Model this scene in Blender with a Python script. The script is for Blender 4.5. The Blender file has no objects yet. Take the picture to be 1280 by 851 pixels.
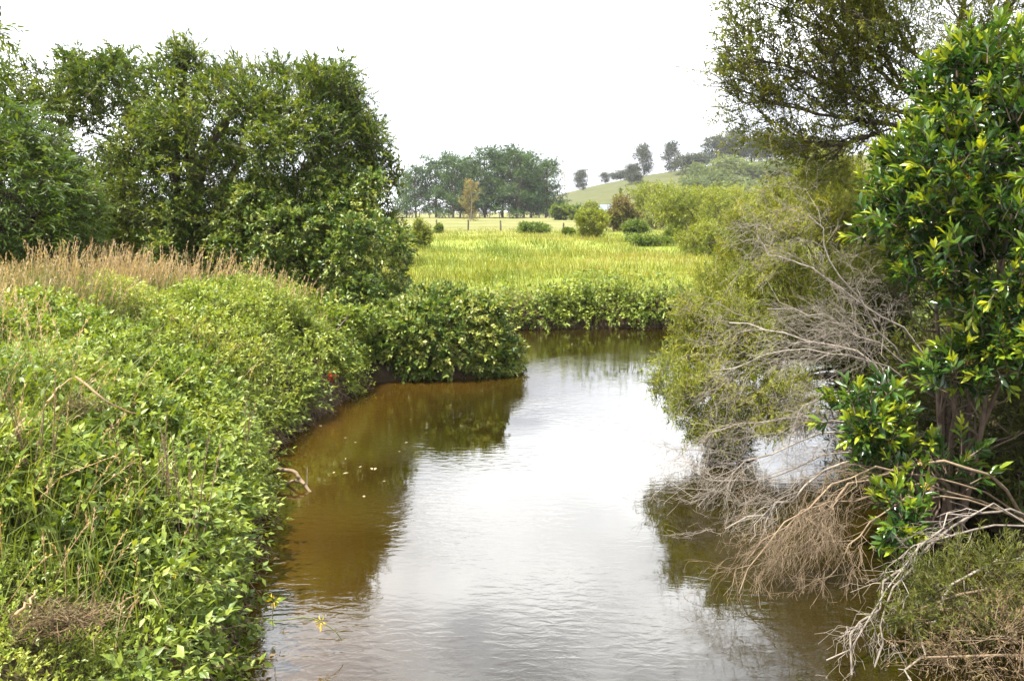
import bpy, math
import numpy as np

# ------------------------------------------------------------------ camera, world, sun, exposure
scene = bpy.context.scene
CAM = np.array([0.0, 0.0, 2.8]); PITCH = math.atan(160.0 / 995.0)
cam_data = bpy.data.cameras.new('camera'); cam = bpy.data.objects.new('camera', cam_data)
scene.collection.objects.link(cam); scene.camera = cam
cam.location = CAM; cam.rotation_euler = (math.radians(90) - PITCH, 0, 0)
cam_data.sensor_width = 36.0; cam_data.lens = 28.0; cam_data.clip_start = 0.05; cam_data.clip_end = 12000

SUN_DIR = np.array([-0.36, -0.16, 0.92]); SUN_DIR = SUN_DIR / np.linalg.norm(SUN_DIR)   # towards the sun
sun_el = math.asin(SUN_DIR[2]); sun_az = math.atan2(SUN_DIR[0], SUN_DIR[1])
world = bpy.data.worlds.new('World'); scene.world = world; world.use_nodes = True
wn = world.node_tree; wn.nodes.clear()
def N(tree, typ, **kw):
    n = tree.nodes.new(typ)
    for k, v in kw.items():
        setattr(n, k, v)
    return n
def ramp(tree, stops, fac=None, interp='LINEAR'):
    r = N(tree, 'ShaderNodeValToRGB'); cr = r.color_ramp; cr.interpolation = interp
    while len(cr.elements) > 1: cr.elements.remove(cr.elements[-1])
    cr.elements[0].position = stops[0][0]; cr.elements[0].color = (*stops[0][1], 1)
    for p, c in stops[1:]:
        e = cr.elements.new(p); e.color = (*c, 1)
    if fac is not None: tree.links.new(fac, r.inputs[0])
    return r
sky = N(wn, 'ShaderNodeTexSky', sky_type='NISHITA'); sky.sun_disc = False
sky.sun_elevation = sun_el; sky.sun_rotation = sun_az; sky.dust_density = 1.5
wtc = N(wn, 'ShaderNodeTexCoord')
wmap = N(wn, 'ShaderNodeMapping'); wmap.inputs['Scale'].default_value = (1.0, 1.0, 2.2); wmap.inputs['Location'].default_value = (3.3, 1.7, 0.4)
wn.links.new(wtc.outputs['Generated'], wmap.inputs[0])
wns = N(wn, 'ShaderNodeTexNoise'); wns.inputs['Scale'].default_value = 1.9; wns.inputs['Detail'].default_value = 7; wns.inputs['Roughness'].default_value = 0.55
wn.links.new(wmap.outputs[0], wns.inputs['Vector'])
wcol = ramp(wn, [(0.40, (3.6, 3.7, 4.1)), (0.47, (5.6, 5.9, 6.5)), (0.55, (10.2, 10.5, 10.9)), (0.66, (16, 16, 16))], wns.outputs['Fac'])
wns2 = N(wn, 'ShaderNodeTexNoise'); wns2.inputs['Scale'].default_value = 2.6; wns2.inputs['Detail'].default_value = 6
wn.links.new(wmap.outputs[0], wns2.inputs['Vector'])
wgap = ramp(wn, [(0.30, (0.35,) * 3), (0.40, (1, 1, 1))], wns2.outputs['Fac'])
wmix = N(wn, 'ShaderNodeMix', data_type='RGBA')
wn.links.new(wgap.outputs[0], wmix.inputs['Factor']); wn.links.new(sky.outputs[0], wmix.inputs['A']); wn.links.new(wcol.outputs[0], wmix.inputs['B'])
wbg = N(wn, 'ShaderNodeBackground'); wbg.inputs['Strength'].default_value = 0.10
wn.links.new(wmix.outputs['Result'], wbg.inputs['Color'])
wo = N(wn, 'ShaderNodeOutputWorld'); wn.links.new(wbg.outputs[0], wo.inputs[0])

sd = bpy.data.lights.new('sun', 'SUN'); sun = bpy.data.objects.new('sun', sd); scene.collection.objects.link(sun)
sd.energy = 5.0; sd.angle = math.radians(0.6); sd.color = (1.0, 0.94, 0.82)
from mathutils import Vector, Matrix
sun.rotation_euler = Vector(SUN_DIR).to_track_quat('Z', 'Y').to_euler()
sun.location = (0, 0, 40)

scene.view_settings.view_transform = 'Standard'; scene.view_settings.look = 'None'
scene.view_settings.gamma = 1.0; scene.view_settings.exposure = 1.7
scene.view_settings.use_curve_mapping = False
cy = scene.cycles
cy.max_bounces = 4; cy.diffuse_bounces = 2; cy.glossy_bounces = 2; cy.transmission_bounces = 3; cy.volume_bounces = 0
cy.use_denoising = True; cy.sample_clamp_indirect = 8.0

# ------------------------------------------------------------------ helpers
RNG = np.random.default_rng(11)
F = 995.56
def px(x, y, Y):
    """photo pixel -> point at ground distance Y in front of the camera"""
    u = (x - 640) / F; v = (y - 425.5) / F
    fw = math.cos(PITCH) - math.sin(PITCH) * v; z = -math.sin(PITCH) - math.cos(PITCH) * v
    t = Y / fw
    return np.array([u * t, Y, CAM[2] + z * t])
def unit(a):
    return a / np.maximum(np.linalg.norm(a, axis=-1, keepdims=True), 1e-9)
def rdirs(n):
    return unit(RNG.normal(size=(n, 3)))
_wk = np.random.default_rng(5).normal(size=(7, 3)); _wp = np.random.default_rng(6).uniform(0, 6.28, 7)
def wob(P, scale=1.0, off=0.0):
    """cheap smooth 3-D noise about -1..1"""
    P = np.asarray(P, float); s = 0
    for i in range(7):
        s = s + np.sin(P @ (_wk[i] * scale) + _wp[i] * (1 + off))
    return s / 3.2
def sstep(a, b, x):
    t = np.clip((x - a) / (b - a), 0, 1); return t * t * (3 - 2 * t)

def mesh(name, V, T, mat, tint=None, smooth=False):
    me = bpy.data.meshes.new(name)
    V = np.ascontiguousarray(V, dtype=np.float32); T = np.ascontiguousarray(T, dtype=np.int32)
    k = T.shape[1]
    me.vertices.add(len(V)); me.vertices.foreach_set('co', V.ravel())
    me.loops.add(T.size); me.loops.foreach_set('vertex_index', T.ravel())
    me.polygons.add(len(T)); me.polygons.foreach_set('loop_start', np.arange(0, T.size, k, dtype=np.int32))
    me.polygons.foreach_set('loop_total', np.full(len(T), k, dtype=np.int32))
    if tint is not None:
        at = me.attributes.new('tint', 'FLOAT', 'POINT'); at.data.foreach_set('value', np.ascontiguousarray(tint, dtype=np.float32))
    if smooth: me.polygons.foreach_set('use_smooth', np.ones(len(T), dtype=bool))
    me.materials.append(mat); me.update(calc_edges=True)
    return me
def link(name, me, parent=None, loc=(0, 0, 0)):
    o = bpy.data.objects.new(name, me); scene.collection.objects.link(o); o.location = loc
    if parent is not None: o.parent = parent
    return o
def tag(o, label, cat, group=None, kind=None):
    o['label'] = label; o['category'] = cat
    if group: o['group'] = group
    if kind: o['kind'] = kind
    return o
def thing(name, loc, label, cat, group=None):
    o = bpy.data.objects.new(name, None); scene.collection.objects.link(o); o.location = loc; o.empty_display_size = 0.2
    return tag(o, label, cat, group)

# leaf templates: x along the leaf, y across, z the upper side
OVAL = (np.array([[0, 0, 0], [.5, 0, -.03], [1, 0, -.10], [.42, .5, .07], [.42, -.5, .07]]),
        np.array([[0, 4, 1], [4, 2, 1], [0, 1, 3], [1, 2, 3]]))
LEAF8 = (np.array([[0, 0, 0], [.33, 0, -.02], [.68, 0, -.03], [1, 0, -.12], [.22, .33, .05], [.62, .5, .06], [.22, -.33, .05], [.62, -.5, .06]]),
         np.array([[0, 6, 1], [6, 7, 2], [6, 2, 1], [7, 3, 2], [0, 1, 4], [1, 2, 5], [1, 5, 4], [2, 3, 5]]))
FOLD = (np.array([[0, 0, 0], [.45, .5, .06], [1, 0, -.05], [.45, -.5, .06]]), np.array([[0, 3, 2], [0, 2, 1]]))
RHOMB = (np.array([[0, 0, 0], [.5, .64, .04], [1, -.30, -.05]]), np.array([[0, 2, 1]]))          # leaflet of one face, for leaves a few pixels long

class Leaves:
    def __init__(s): s.d = []
    def add(s, pos, axis, nrm, size, width, tint):
        n = len(pos); f = lambda a: np.broadcast_to(np.asarray(a, float), (n,)).copy()
        s.d.append((pos, unit(axis), nrm, f(size), f(width), f(tint)))
    def cat(s):
        return [np.concatenate([q[i] for q in s.d]) for i in range(6)]
    def build(s, name, tpl, mat, parent=None, origin=(0, 0, 0), loc=(0, 0, 0), data=None):
        p, a, n, sz, w, ti = data if data is not None else s.cat()
        n = unit(n - a * (n * a).sum(1, keepdims=True)); b = np.cross(n, a)
        Tv, Tf = tpl; k = len(Tv)
        V = p[:, None] + sz[:, None, None] * (Tv[None, :, 0, None] * a[:, None] + Tv[None, :, 1, None] * (w[:, None] * b)[:, None] + Tv[None, :, 2, None] * n[:, None])
        V = V.reshape(-1, 3) - np.asarray(origin)
        T = (Tf[None] + (np.arange(len(p)) * k)[:, None, None]).reshape(-1, 3)
        return link(name, mesh(name, V, T, mat, np.repeat(ti, k)), parent, loc)

def spray(P, D, L, n, ang=(1.0, 0.5), droop=0.2, t0=0.15, jit=0.2, up=1.0, flat=None):
    """leaves set along M twigs; returns pos, axis, normal, t (flattened) and the twig polylines"""
    M = len(P); D = unit(D); L = np.broadcast_to(L, (M,))
    t = (np.arange(n) + 0.5) / n * (1 - t0) + t0
    t = np.clip(t[None] + RNG.normal(scale=0.5 / n, size=(M, n)), 0.02, 1)
    pos = P[:, None] + D[:, None] * (L[:, None] * t)[..., None]
    pos[..., 2] -= droop * L[:, None] * t * t
    tan = np.repeat(D[:, None], n, 1).copy(); tan[..., 2] -= 2 * droop * t; tan = unit(tan)
    ref = unit(np.cross(tan, np.array([0.13, 0.05, 1.0]))); oth = np.cross(tan, ref)
    phi = 2.4 * np.arange(n)[None] + RNG.uniform(0, 6.28, (M, 1))
    if flat is not None: phi = np.pi * np.arange(n)[None] + RNG.normal(scale=flat, size=(M, n))
    side = ref * np.cos(phi)[..., None] + oth * np.sin(phi)[..., None]
    a = ang[0] + (ang[1] - ang[0]) * t
    ax = unit(tan * np.cos(a)[..., None] + side * np.sin(a)[..., None] + RNG.normal(scale=jit, size=(M, n, 3)))
    nr = np.array([0, 0, up]) + RNG.normal(scale=0.55, size=(M, n, 3))
    K = np.linspace(0, 1, 4)
    tw = P[:, None] + D[:, None] * (L[:, None] * K)[..., None]; tw[..., 2] -= droop * L[:, None] * K * K
    return pos.reshape(-1, 3), ax.reshape(-1, 3), nr.reshape(-1, 3), t.ravel(), tw

class Tubes:
    def __init__(s): s.V = []; s.T = []; s.ti = []; s.n = 0
    def add(s, PL, R, sides=5, tint=None):
        PL = np.asarray(PL, float)
        if PL.ndim == 2: PL = PL[None]
        M, K = PL.shape[:2]; R = np.broadcast_to(np.asarray(R, float), (M, K))
        tan = np.gradient(PL, axis=1); tan = unit(tan)
        m = unit(PL[:, -1] - PL[:, 0]); ref = np.where(np.abs(m[:, 2:3]) > 0.8, np.array([[1.0, 0.2, 0]]), np.array([[0.1, 0.2, 1.0]]))
        u = unit(np.cross(tan, ref[:, None])); v = np.cross(tan, u)
        th = np.arange(sides) * 2 * np.pi / sides
        V = PL[:, :, None] + R[..., None, None] * (u[:, :, None] * np.cos(th)[None, None, :, None] + v[:, :, None] * np.sin(th)[None, None, :, None])
        idx = np.arange(M * K * sides).reshape(M, K, sides)
        a = idx[:, :-1]; b = idx[:, 1:]; a2 = np.roll(a, -1, 2); b2 = np.roll(b, -1, 2)
        T = np.concatenate([np.stack([a, b, a2], -1).reshape(-1, 3), np.stack([a2, b, b2], -1).reshape(-1, 3)])
        s.V.append(V.reshape(-1, 3)); s.T.append(T + s.n); s.n += M * K * sides
        ti = RNG.uniform(0, 1, M) if tint is None else np.broadcast_to(tint, (M,))
        s.ti.append(np.repeat(ti, K * sides))
    def build(s, name, mat, parent=None, origin=(0, 0, 0), loc=(0, 0, 0)):
        return link(name, mesh(name, np.concatenate(s.V) - np.asarray(origin), np.concatenate(s.T), mat, np.concatenate(s.ti), True), parent, loc)

def curve(pts, K=10, wig=0.0):
    pts = np.asarray(pts, float); n = len(pts)
    e = np.concatenate([[2 * pts[0] - pts[1]], pts, [2 * pts[-1] - pts[-2]]])
    out = []
    for t in np.linspace(0, n - 1 - 1e-6, K):
        i = int(t); f = t - i; p0, p1, p2, p3 = e[i:i + 4]
        out.append(0.5 * ((2 * p1) + (-p0 + p2) * f + (2 * p0 - 5 * p1 + 4 * p2 - p3) * f ** 2 + (-p0 + 3 * p1 - 3 * p2 + p3) * f ** 3))
    out = np.array(out)
    if wig: out[1:] += RNG.normal(scale=wig, size=(K - 1, 3))
    return out
def children(PL, R, n, length, ang=0.6, tmin=0.25, wig=0.08, grav=0.0, K=5, bias=None, rmul=0.6, rend=0.35):
    """n side branches on each of the parent polylines"""
    M, Kp = PL.shape[:2]; idx = np.repeat(np.arange(M), n); m = len(idx)
    t = RNG.uniform(tmin, 1.0, m) * (Kp - 1.001); i = t.astype(int); f = (t - i)[:, None]
    p = PL[idx, i] * (1 - f) + PL[idx, i + 1] * f; tan = unit(PL[idx, i + 1] - PL[idx, i])
    r = R[idx, i] * (1 - f[:, 0]) + R[idx, i + 1] * f[:, 0]
    side = unit(np.cross(tan, rdirs(m)))
    d = tan * math.cos(ang) + side * math.sin(ang) * RNG.uniform(0.6, 1.3, (m, 1))
    if bias is not None: d = d + np.asarray(bias)
    d = unit(d); L = RNG.uniform(length[0], length[1], m)
    s = np.linspace(0, 1, K)
    out = p[:, None] + d[:, None] * (L[:, None] * s)[..., None]
    w = np.cumsum(RNG.normal(scale=wig, size=(m, K, 3)), 1) * L[:, None, None]; w -= w[:, :1]
    out = out + w; out[..., 2] -= grav * L[:, None] * s * s
    rr = (r * rmul)[:, None] * (1 - (1 - rend) * s)
    return out, rr

def lobe(x, y, Y, rx, ry, rd=None):
    c = px(x, y, Y); k = np.linalg.norm(c - CAM) / F
    return np.array([*c, rx * k, (rd if rd is not None else (rx + ry) / 2 * k), ry * k])
def on_lobes(lobes, M, lo=0.72, hi=1.06, skip=0.8, zmin=None, gap=0.0, gscale=1.2):
    lobes = np.asarray(lobes, float); C = lobes[:, :3]; R = lobes[:, 3:]
    A = (R[:, 0] * R[:, 1] + R[:, 1] * R[:, 2] + R[:, 0] * R[:, 2])
    outP = []; outN = []; have = 0
    for _ in range(12):
        m = M * 2; k = RNG.choice(len(lobes), m, p=A / A.sum()); d = rdirs(m)
        r = RNG.uniform(lo, hi, m) + 0.10 * wob(d * 3 + C[k] * 2.1, 1.0)
        P = C[k] + d * R[k] * r[:, None]; ok = np.ones(m, bool)
        for j in range(len(lobes)):
            q = (((P - C[j]) / R[j]) ** 2).sum(1); ok &= (q > skip * skip) | (k == j)
        if zmin is not None: ok &= P[:, 2] > zmin
        if gap: ok &= wob(P, gscale, 0.7) > -1.0 + gap
        outP.append(P[ok]); outN.append(unit(d[ok] / R[k][ok])); have += ok.sum()
        if have >= M: break
    return np.concatenate(outP)[:M], np.concatenate(outN)[:M]

def clump(lobes, k, f=(.25, .42), at=.72, core=.68):
    """break each big lobe into smaller leafy clumps on its surface, with a core"""
    out = []
    for l in np.asarray(lobes, float):
        out.append([*l[:3], *(l[3:] * core)])
        for d in rdirs(k):
            out.append([*(l[:3] + d * l[3:] * RNG.uniform(at - .1, at + .15)), *(l[3:] * RNG.uniform(*f) * RNG.uniform(.8, 1.2, 3))])
    return np.array(out)

# ------------------------------------------------------------------ materials
def leaf_mat(name, cols, trans=0.35, rough=0.5, spec=0.35, patch=None):
    m = bpy.data.materials.new(name); m.use_nodes = True; t = m.node_tree; t.nodes.clear()
    at = N(t, 'ShaderNodeAttribute', attribute_name='tint')
    st = [(i / (len(cols) - 1), c) for i, c in enumerate(cols)]
    r = ramp(t, st, at.outputs['Fac']); col = r.outputs[0]
    geo = N(t, 'ShaderNodeNewGeometry')
    ns = N(t, 'ShaderNodeTexNoise'); ns.inputs['Scale'].default_value = patch or 1.6; ns.inputs['Detail'].default_value = 3
    t.links.new(geo.outputs['Position'], ns.inputs['Vector'])
    hs = N(t, 'ShaderNodeHueSaturation')
    mr = N(t, 'ShaderNodeMapRange'); mr.inputs[1].default_value = 0.3; mr.inputs[2].default_value = 0.7; mr.inputs[3].default_value = 0.485; mr.inputs[4].default_value = 0.515
    t.links.new(ns.outputs['Fac'], mr.inputs[0]); t.links.new(mr.outputs[0], hs.inputs['Hue']); t.links.new(col, hs.inputs['Color'])
    mr2 = N(t, 'ShaderNodeMapRange'); mr2.inputs[1].default_value = 0.3; mr2.inputs[2].default_value = 0.7; mr2.inputs[3].default_value = 1.2; mr2.inputs[4].default_value = 0.8
    t.links.new(ns.outputs['Fac'], mr2.inputs[0]); t.links.new(mr2.outputs[0], hs.inputs['Value'])
    col = hs.outputs[0]
    b = N(t, 'ShaderNodeBsdfPrincipled'); b.inputs['Roughness'].default_value = rough; b.inputs['Specular IOR Level'].default_value = spec
    t.links.new(col, b.inputs['Base Color'])
    tr = N(t, 'ShaderNodeBsdfTranslucent')
    g = N(t, 'ShaderNodeMix', data_type='RGBA', blend_type='MULTIPLY'); g.inputs['Factor'].default_value = 1.0
    t.links.new(col, g.inputs['A']); g.inputs['B'].default_value = (1.5, 1.4, 0.5, 1); t.links.new(g.outputs['Result'], tr.inputs['Color'])
    mx = N(t, 'ShaderNodeMixShader'); mx.inputs[0].default_value = trans
    t.links.new(b.outputs[0], mx.inputs[1]); t.links.new(tr.outputs[0], mx.inputs[2])
    o = N(t, 'ShaderNodeOutputMaterial'); t.links.new(mx.outputs[0], o.inputs[0])
    return m
def bark_mat(name, c0, c1, scale=14, rough=0.85):
    m = bpy.data.materials.new(name); m.use_nodes = True; t = m.node_tree; b = t.nodes['Principled BSDF']
    geo = N(t, 'ShaderNodeNewGeometry'); ns = N(t, 'ShaderNodeTexNoise'); ns.inputs['Scale'].default_value = scale; ns.inputs['Detail'].default_value = 5
    t.links.new(geo.outputs['Position'], ns.inputs['Vector'])
    at = N(t, 'ShaderNodeAttribute', attribute_name='tint')
    ad = N(t, 'ShaderNodeMath', operation='MULTIPLY_ADD'); ad.inputs[1].default_value = 0.35; t.links.new(at.outputs['Fac'], ad.inputs[0])
    sb = N(t, 'ShaderNodeMath', operation='MULTIPLY'); sb.inputs[1].default_value = 0.75; t.links.new(ns.outputs['Fac'], sb.inputs[0]); t.links.new(sb.outputs[0], ad.inputs[2])
    r = ramp(t, [(0.25, c0), (0.75, c1)], ad.outputs[0]); t.links.new(r.outputs[0], b.inputs['Base Color'])
    b.inputs['Roughness'].default_value = rough; b.inputs['Specular IOR Level'].default_value = 0.2
    bp = N(t, 'ShaderNodeBump'); bp.inputs['Strength'].default_value = 0.5; bp.inputs['Distance'].default_value = 0.01
    t.links.new(ns.outputs['Fac'], bp.inputs['Height']); t.links.new(bp.outputs[0], b.inputs['Normal'])
    return m

M = {}
M['vine'] = leaf_mat('vine_leaf', [(.055, .095, .012), (.12, .175, .020), (.18, .235, .030), (.26, .29, .06)], .33, .45, .4, 1.2)
M['vine_dark'] = leaf_mat('honeysuckle_leaf', [(.032, .066, .012), (.075, .125, .018), (.14, .19, .032), (.27, .28, .08)], .30, .42, .4, 1.2)
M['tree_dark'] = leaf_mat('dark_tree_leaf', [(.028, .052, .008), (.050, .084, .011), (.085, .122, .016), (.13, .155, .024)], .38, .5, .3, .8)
M['pinnate'] = leaf_mat('pinnate_leaf', [(.035, .070, .010), (.055, .10, .014), (.085, .13, .018)], .42, .5, .3, 1.0)
M['tea'] = leaf_mat('tea_tree_leaf', [(.065, .088, .013), (.12, .15, .019), (.185, .205, .028), (.23, .225, .045)], .36, .55, .25, 1.0)
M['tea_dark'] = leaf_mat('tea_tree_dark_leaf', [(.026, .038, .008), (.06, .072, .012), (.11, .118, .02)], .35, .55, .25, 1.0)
M['tea_mid'] = leaf_mat('kanuka_leaf', [(.040, .058, .009), (.085, .105, .014), (.135, .15, .022), (.17, .175, .03)], .5, .55, .25, 1.0)
M['glossy'] = leaf_mat('glossy_leaf', [(.016, .042, .010), (.030, .074, .012), (.10, .165, .013), (.27, .31, .02)], .30, .22, .6, 3.0)
M['shrub_y'] = leaf_mat('lime_shrub_leaf', [(.095, .12, .015), (.15, .18, .022), (.21, .23, .034)], .36, .55, .25, .4)
M['shrub_g'] = leaf_mat('green_shrub_leaf', [(.05, .085, .013), (.095, .14, .02), (.15, .19, .032)], .33, .5, .3, .5)
M['shrub_r'] = leaf_mat('russet_shrub_leaf', [(.085, .055, .032), (.12, .10, .036), (.16, .17, .04)], .3, .6, .2, .5)
M['pine'] = leaf_mat('pine_needles', [(.026, .056, .018), (.045, .088, .024), (.075, .125, .032)], .2, .6, .2, .15)
M['gum'] = leaf_mat('gum_leaf', [(.024, .036, .020), (.042, .054, .030), (.062, .074, .042)], .25, .55, .25, .1)
M['willow'] = leaf_mat('willow_leaf', [(.075, .105, .038), (.105, .14, .05), (.14, .175, .06)], .35, .55, .25, .1)
M['gold'] = leaf_mat('golden_leaf', [(.12, .095, .035), (.17, .14, .05), (.20, .18, .07)], .35, .6, .2, .5)
M['grass_tan'] = leaf_mat('dry_grass', [(.28, .20, .11), (.40, .30, .18), (.50, .39, .26)], .35, .6, .25, 1.0)
M['grass_green'] = leaf_mat('long_grass', [(.055, .085, .016), (.09, .13, .02), (.15, .17, .035)], .38, .5, .3, .9)
M['paddock_grass'] = leaf_mat('paddock_grass', [(.085, .125, .014), (.14, .165, .018), (.19, .19, .03), (.25, .215, .08)], .36, .55, .25, .35)
M['brown'] = leaf_mat('dead_leaf', [(.06, .038, .020), (.10, .068, .036), (.16, .115, .06)], .2, .7, .2, 2)
M['seed'] = leaf_mat('brown_seed', [(.11, .065, .035), (.19, .125, .065), (.28, .20, .11)], .25, .7, .2, 2)
M['orange'] = leaf_mat('orange_leaf', [(.30, .055, .012), (.42, .10, .02)], .3, .5, .3, 3)
M['petal_y'] = leaf_mat('yellow_petal', [(.46, .30, .02), (.55, .42, .04)], .3, .5, .2, 3)
M['petal_w'] = leaf_mat('white_petal', [(.62, .60, .50), (.75, .74, .66)], .3, .5, .2, 3)
M['cream'] = leaf_mat('cream_petal', [(.26, .26, .09), (.36, .34, .15), (.42, .40, .22)], .3, .5, .2, 3)
M['straw_leaf'] = leaf_mat('bleached_leaf', [(.24, .20, .12), (.34, .29, .19)], .2, .5, .3, 3)
M['bark'] = bark_mat('dark_bark', (.035, .026, .018), (.10, .075, .052))
M['bark_tea'] = bark_mat('tea_tree_bark', (.06, .042, .030), (.15, .11, .08), 20)
M['bark_dead'] = bark_mat('dead_wood', (.085, .070, .058), (.27, .235, .20), 25)
M['bark_brown'] = bark_mat('brown_dead_wood', (.07, .048, .030), (.20, .15, .10), 25)
M['bark_pale'] = bark_mat('pale_bark', (.22, .19, .16), (.42, .38, .33), 3)
M['bark_pine'] = bark_mat('pine_bark', (.05, .038, .03), (.11, .085, .065), 1)
M['stem'] = bark_mat('green_stem', (.06, .09, .02), (.14, .15, .05), 12)
M['post'] = bark_mat('weathered_post', (.06, .05, .04), (.13, .11, .085), 6)

# ground
def ground_mat():
    m = bpy.data.materials.new('soil_and_pasture'); m.use_nodes = True; t = m.node_tree; b = t.nodes['Principled BSDF']
    geo = N(t, 'ShaderNodeNewGeometry'); sx = N(t, 'ShaderNodeSeparateXYZ'); t.links.new(geo.outputs['Position'], sx.inputs[0])
    n1 = N(t, 'ShaderNodeTexNoise'); n1.inputs['Scale'].default_value = 0.16; n1.inputs['Detail'].default_value = 9; n1.inputs['Roughness'].default_value = .65
    n2 = N(t, 'ShaderNodeTexNoise'); n2.inputs['Scale'].default_value = 5.0; n2.inputs['Detail'].default_value = 6
    t.links.new(geo.outputs['Position'], n1.inputs['Vector']); t.links.new(geo.outputs['Position'], n2.inputs['Vector'])
    green = ramp(t, [(.28, (.085, .115, .018)), (.5, (.15, .18, .026)), (.66, (.21, .22, .05)), (.8, (.27, .24, .10))], n1.outputs['Fac'])
    straw = ramp(t, [(.3, (.095, .105, .025)), (.55, (.13, .13, .042)), (.75, (.19, .16, .08))], n1.outputs['Fac'])
    soil = ramp(t, [(.3, (.022, .015, .009)), (.7, (.06, .042, .024))], n2.outputs['Fac'])
    hill = ramp(t, [(.3, (.040, .048, .014)), (.6, (.062, .066, .020)), (.8, (.09, .082, .034))], n1.outputs['Fac'])
    def step(v, a, bb):
        r = N(t, 'ShaderNodeMapRange'); r.interpolation_type = 'SMOOTHSTEP'; r.inputs[1].default_value = a; r.inputs[2].default_value = bb
        t.links.new(v, r.inputs[0]); return r.outputs[0]
    def mix(f, A, B):
        x = N(t, 'ShaderNodeMix', data_type='RGBA'); t.links.new(f, x.inputs['Factor']); t.links.new(A, x.inputs['A']); t.links.new(B, x.inputs['B']); return x.outputs['Result']
    wy = N(t, 'ShaderNodeMath', operation='MULTIPLY_ADD'); t.links.new(n1.outputs['Fac'], wy.inputs[0]); wy.inputs[1].default_value = 26.0; t.links.new(sx.outputs['Y'], wy.inputs[2])
    c = mix(step(wy.outputs[0], 66, 90), green.outputs[0], straw.outputs[0])
    c = mix(step(sx.outputs['Z'], 2.6, 4.5), c, hill.outputs[0])
    at = N(t, 'ShaderNodeAttribute', attribute_name='tint')
    c = mix(at.outputs['Fac'], c, soil.outputs[0])
    t.links.new(c, b.inputs['Base Color']); b.inputs['Roughness'].default_value = .9; b.inputs['Specular IOR Level'].default_value = .15
    bp = N(t, 'ShaderNodeBump'); bp.inputs['Strength'].default_value = .6; bp.inputs['Distance'].default_value = .08
    t.links.new(n2.outputs['Fac'], bp.inputs['Height']); t.links.new(bp.outputs[0], b.inputs['Normal'])
    return m

def water_mat():
    m = bpy.data.materials.new('murky_water'); m.use_nodes = True; t = m.node_tree; b = t.nodes['Principled BSDF']
    geo = N(t, 'ShaderNodeNewGeometry')
    n = N(t, 'ShaderNodeTexNoise'); n.inputs['Scale'].default_value = .55; n.inputs['Detail'].default_value = 4
    t.links.new(geo.outputs['Position'], n.inputs['Vector'])
    at = N(t, 'ShaderNodeAttribute', attribute_name='tint')          # depth of water: 0 deep, 1 shallow over orange silt
    deep = ramp(t, [(.35, (.0095, .0070, .0009)), (.7, (.014, .0098, .0013))], n.outputs['Fac'])
    shal = ramp(t, [(.35, (.030, .0165, .002)), (.7, (.042, .023, .003))], n.outputs['Fac'])
    mx = N(t, 'ShaderNodeMix', data_type='RGBA'); t.links.new(at.outputs['Fac'], mx.inputs['Factor']); t.links.new(deep.outputs[0], mx.inputs['A']); t.links.new(shal.outputs[0], mx.inputs['B'])
    t.links.new(mx.outputs['Result'], b.inputs['Base Color'])
    b.inputs['Roughness'].default_value = 0.025; b.inputs['IOR'].default_value = 1.9; b.inputs['Specular IOR Level'].default_value = 0.5
    mp = N(t, 'ShaderNodeMapping'); mp.inputs['Scale'].default_value = (1.0, 2.3, 1); mp.inputs['Rotation'].default_value = (0, 0, .25)
    t.links.new(geo.outputs['Position'], mp.inputs[0])
    w1 = N(t, 'ShaderNodeTexNoise'); w1.inputs['Scale'].default_value = 6.0; w1.inputs['Detail'].default_value = 3; w1.inputs['Distortion'].default_value = .4
    w2 = N(t, 'ShaderNodeTexNoise'); w2.inputs['Scale'].default_value = 0.55; w2.inputs['Detail'].default_value = 2
    t.links.new(mp.outputs[0], w1.inputs['Vector']); t.links.new(geo.outputs['Position'], w2.inputs['Vector'])
    amp = ramp(t, [(.40, (.10,) * 3), (.62, (1,) * 3)], w2.outputs['Fac'])
    mu = N(t, 'ShaderNodeMath', operation='MULTIPLY'); t.links.new(w1.outputs['Fac'], mu.inputs[0]); t.links.new(amp.outputs[0], mu.inputs[1])
    bp = N(t, 'ShaderNodeBump'); bp.inputs['Strength'].default_value = 1.0; bp.inputs['Distance'].default_value = .004
    t.links.new(mu.outputs[0], bp.inputs['Height']); t.links.new(bp.outputs[0], b.inputs['Normal'])
    return m
M['ground'] = ground_mat(); M['water'] = water_mat()

# ------------------------------------------------------------------ the lie of the land
RIVER = np.array([(-1.7, -25), (-1.5, 0), (-1.5, 3), (-1.72, 4.4), (-2.18, 6.1), (-2.5, 7.4), (-2.82, 8.3), (-2.95, 9.6), (-2.62, 11.2),
                  (-2.45, 12.2), (-2.5, 13.0), (-1.6, 13.25), (-.5, 13.4), (-.15, 14.2), (-.5, 15.5), (-1.0, 17.5), (-.2, 19.1), (1.5, 19.35), (4, 19.4),
                  (10, 19.8), (20, 21.5), (60, 30), (60, 24), (20, 16.5), (8, 14.8), (5.6, 13.6), (4.7, 11), (4.4, 8), (4.1, 5), (4.0, 2), (4.2, -25)])
def river_sd(X, Y):
    """signed distance to the water's edge, positive on land"""
    X = np.asarray(X, float); Y = np.asarray(Y, float); d = np.full(X.shape, 1e9); ins = np.zeros(X.shape, bool)
    n = len(RIVER)
    for i in range(n):
        ax, ay = RIVER[i]; bx, by = RIVER[(i + 1) % n]; ex, ey = bx - ax, by - ay
        t = np.clip(((X - ax) * ex + (Y - ay) * ey) / (ex * ex + ey * ey), 0, 1)
        d = np.minimum(d, np.hypot(X - ax - t * ex, Y - ay - t * ey))
        c = ((ay > Y) != (by > Y)) & (X < ex * (Y - ay) / (ey if abs(ey) > 1e-9 else 1e-9) + ax); ins ^= c
    return np.where(ins, -d, d)
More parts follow.
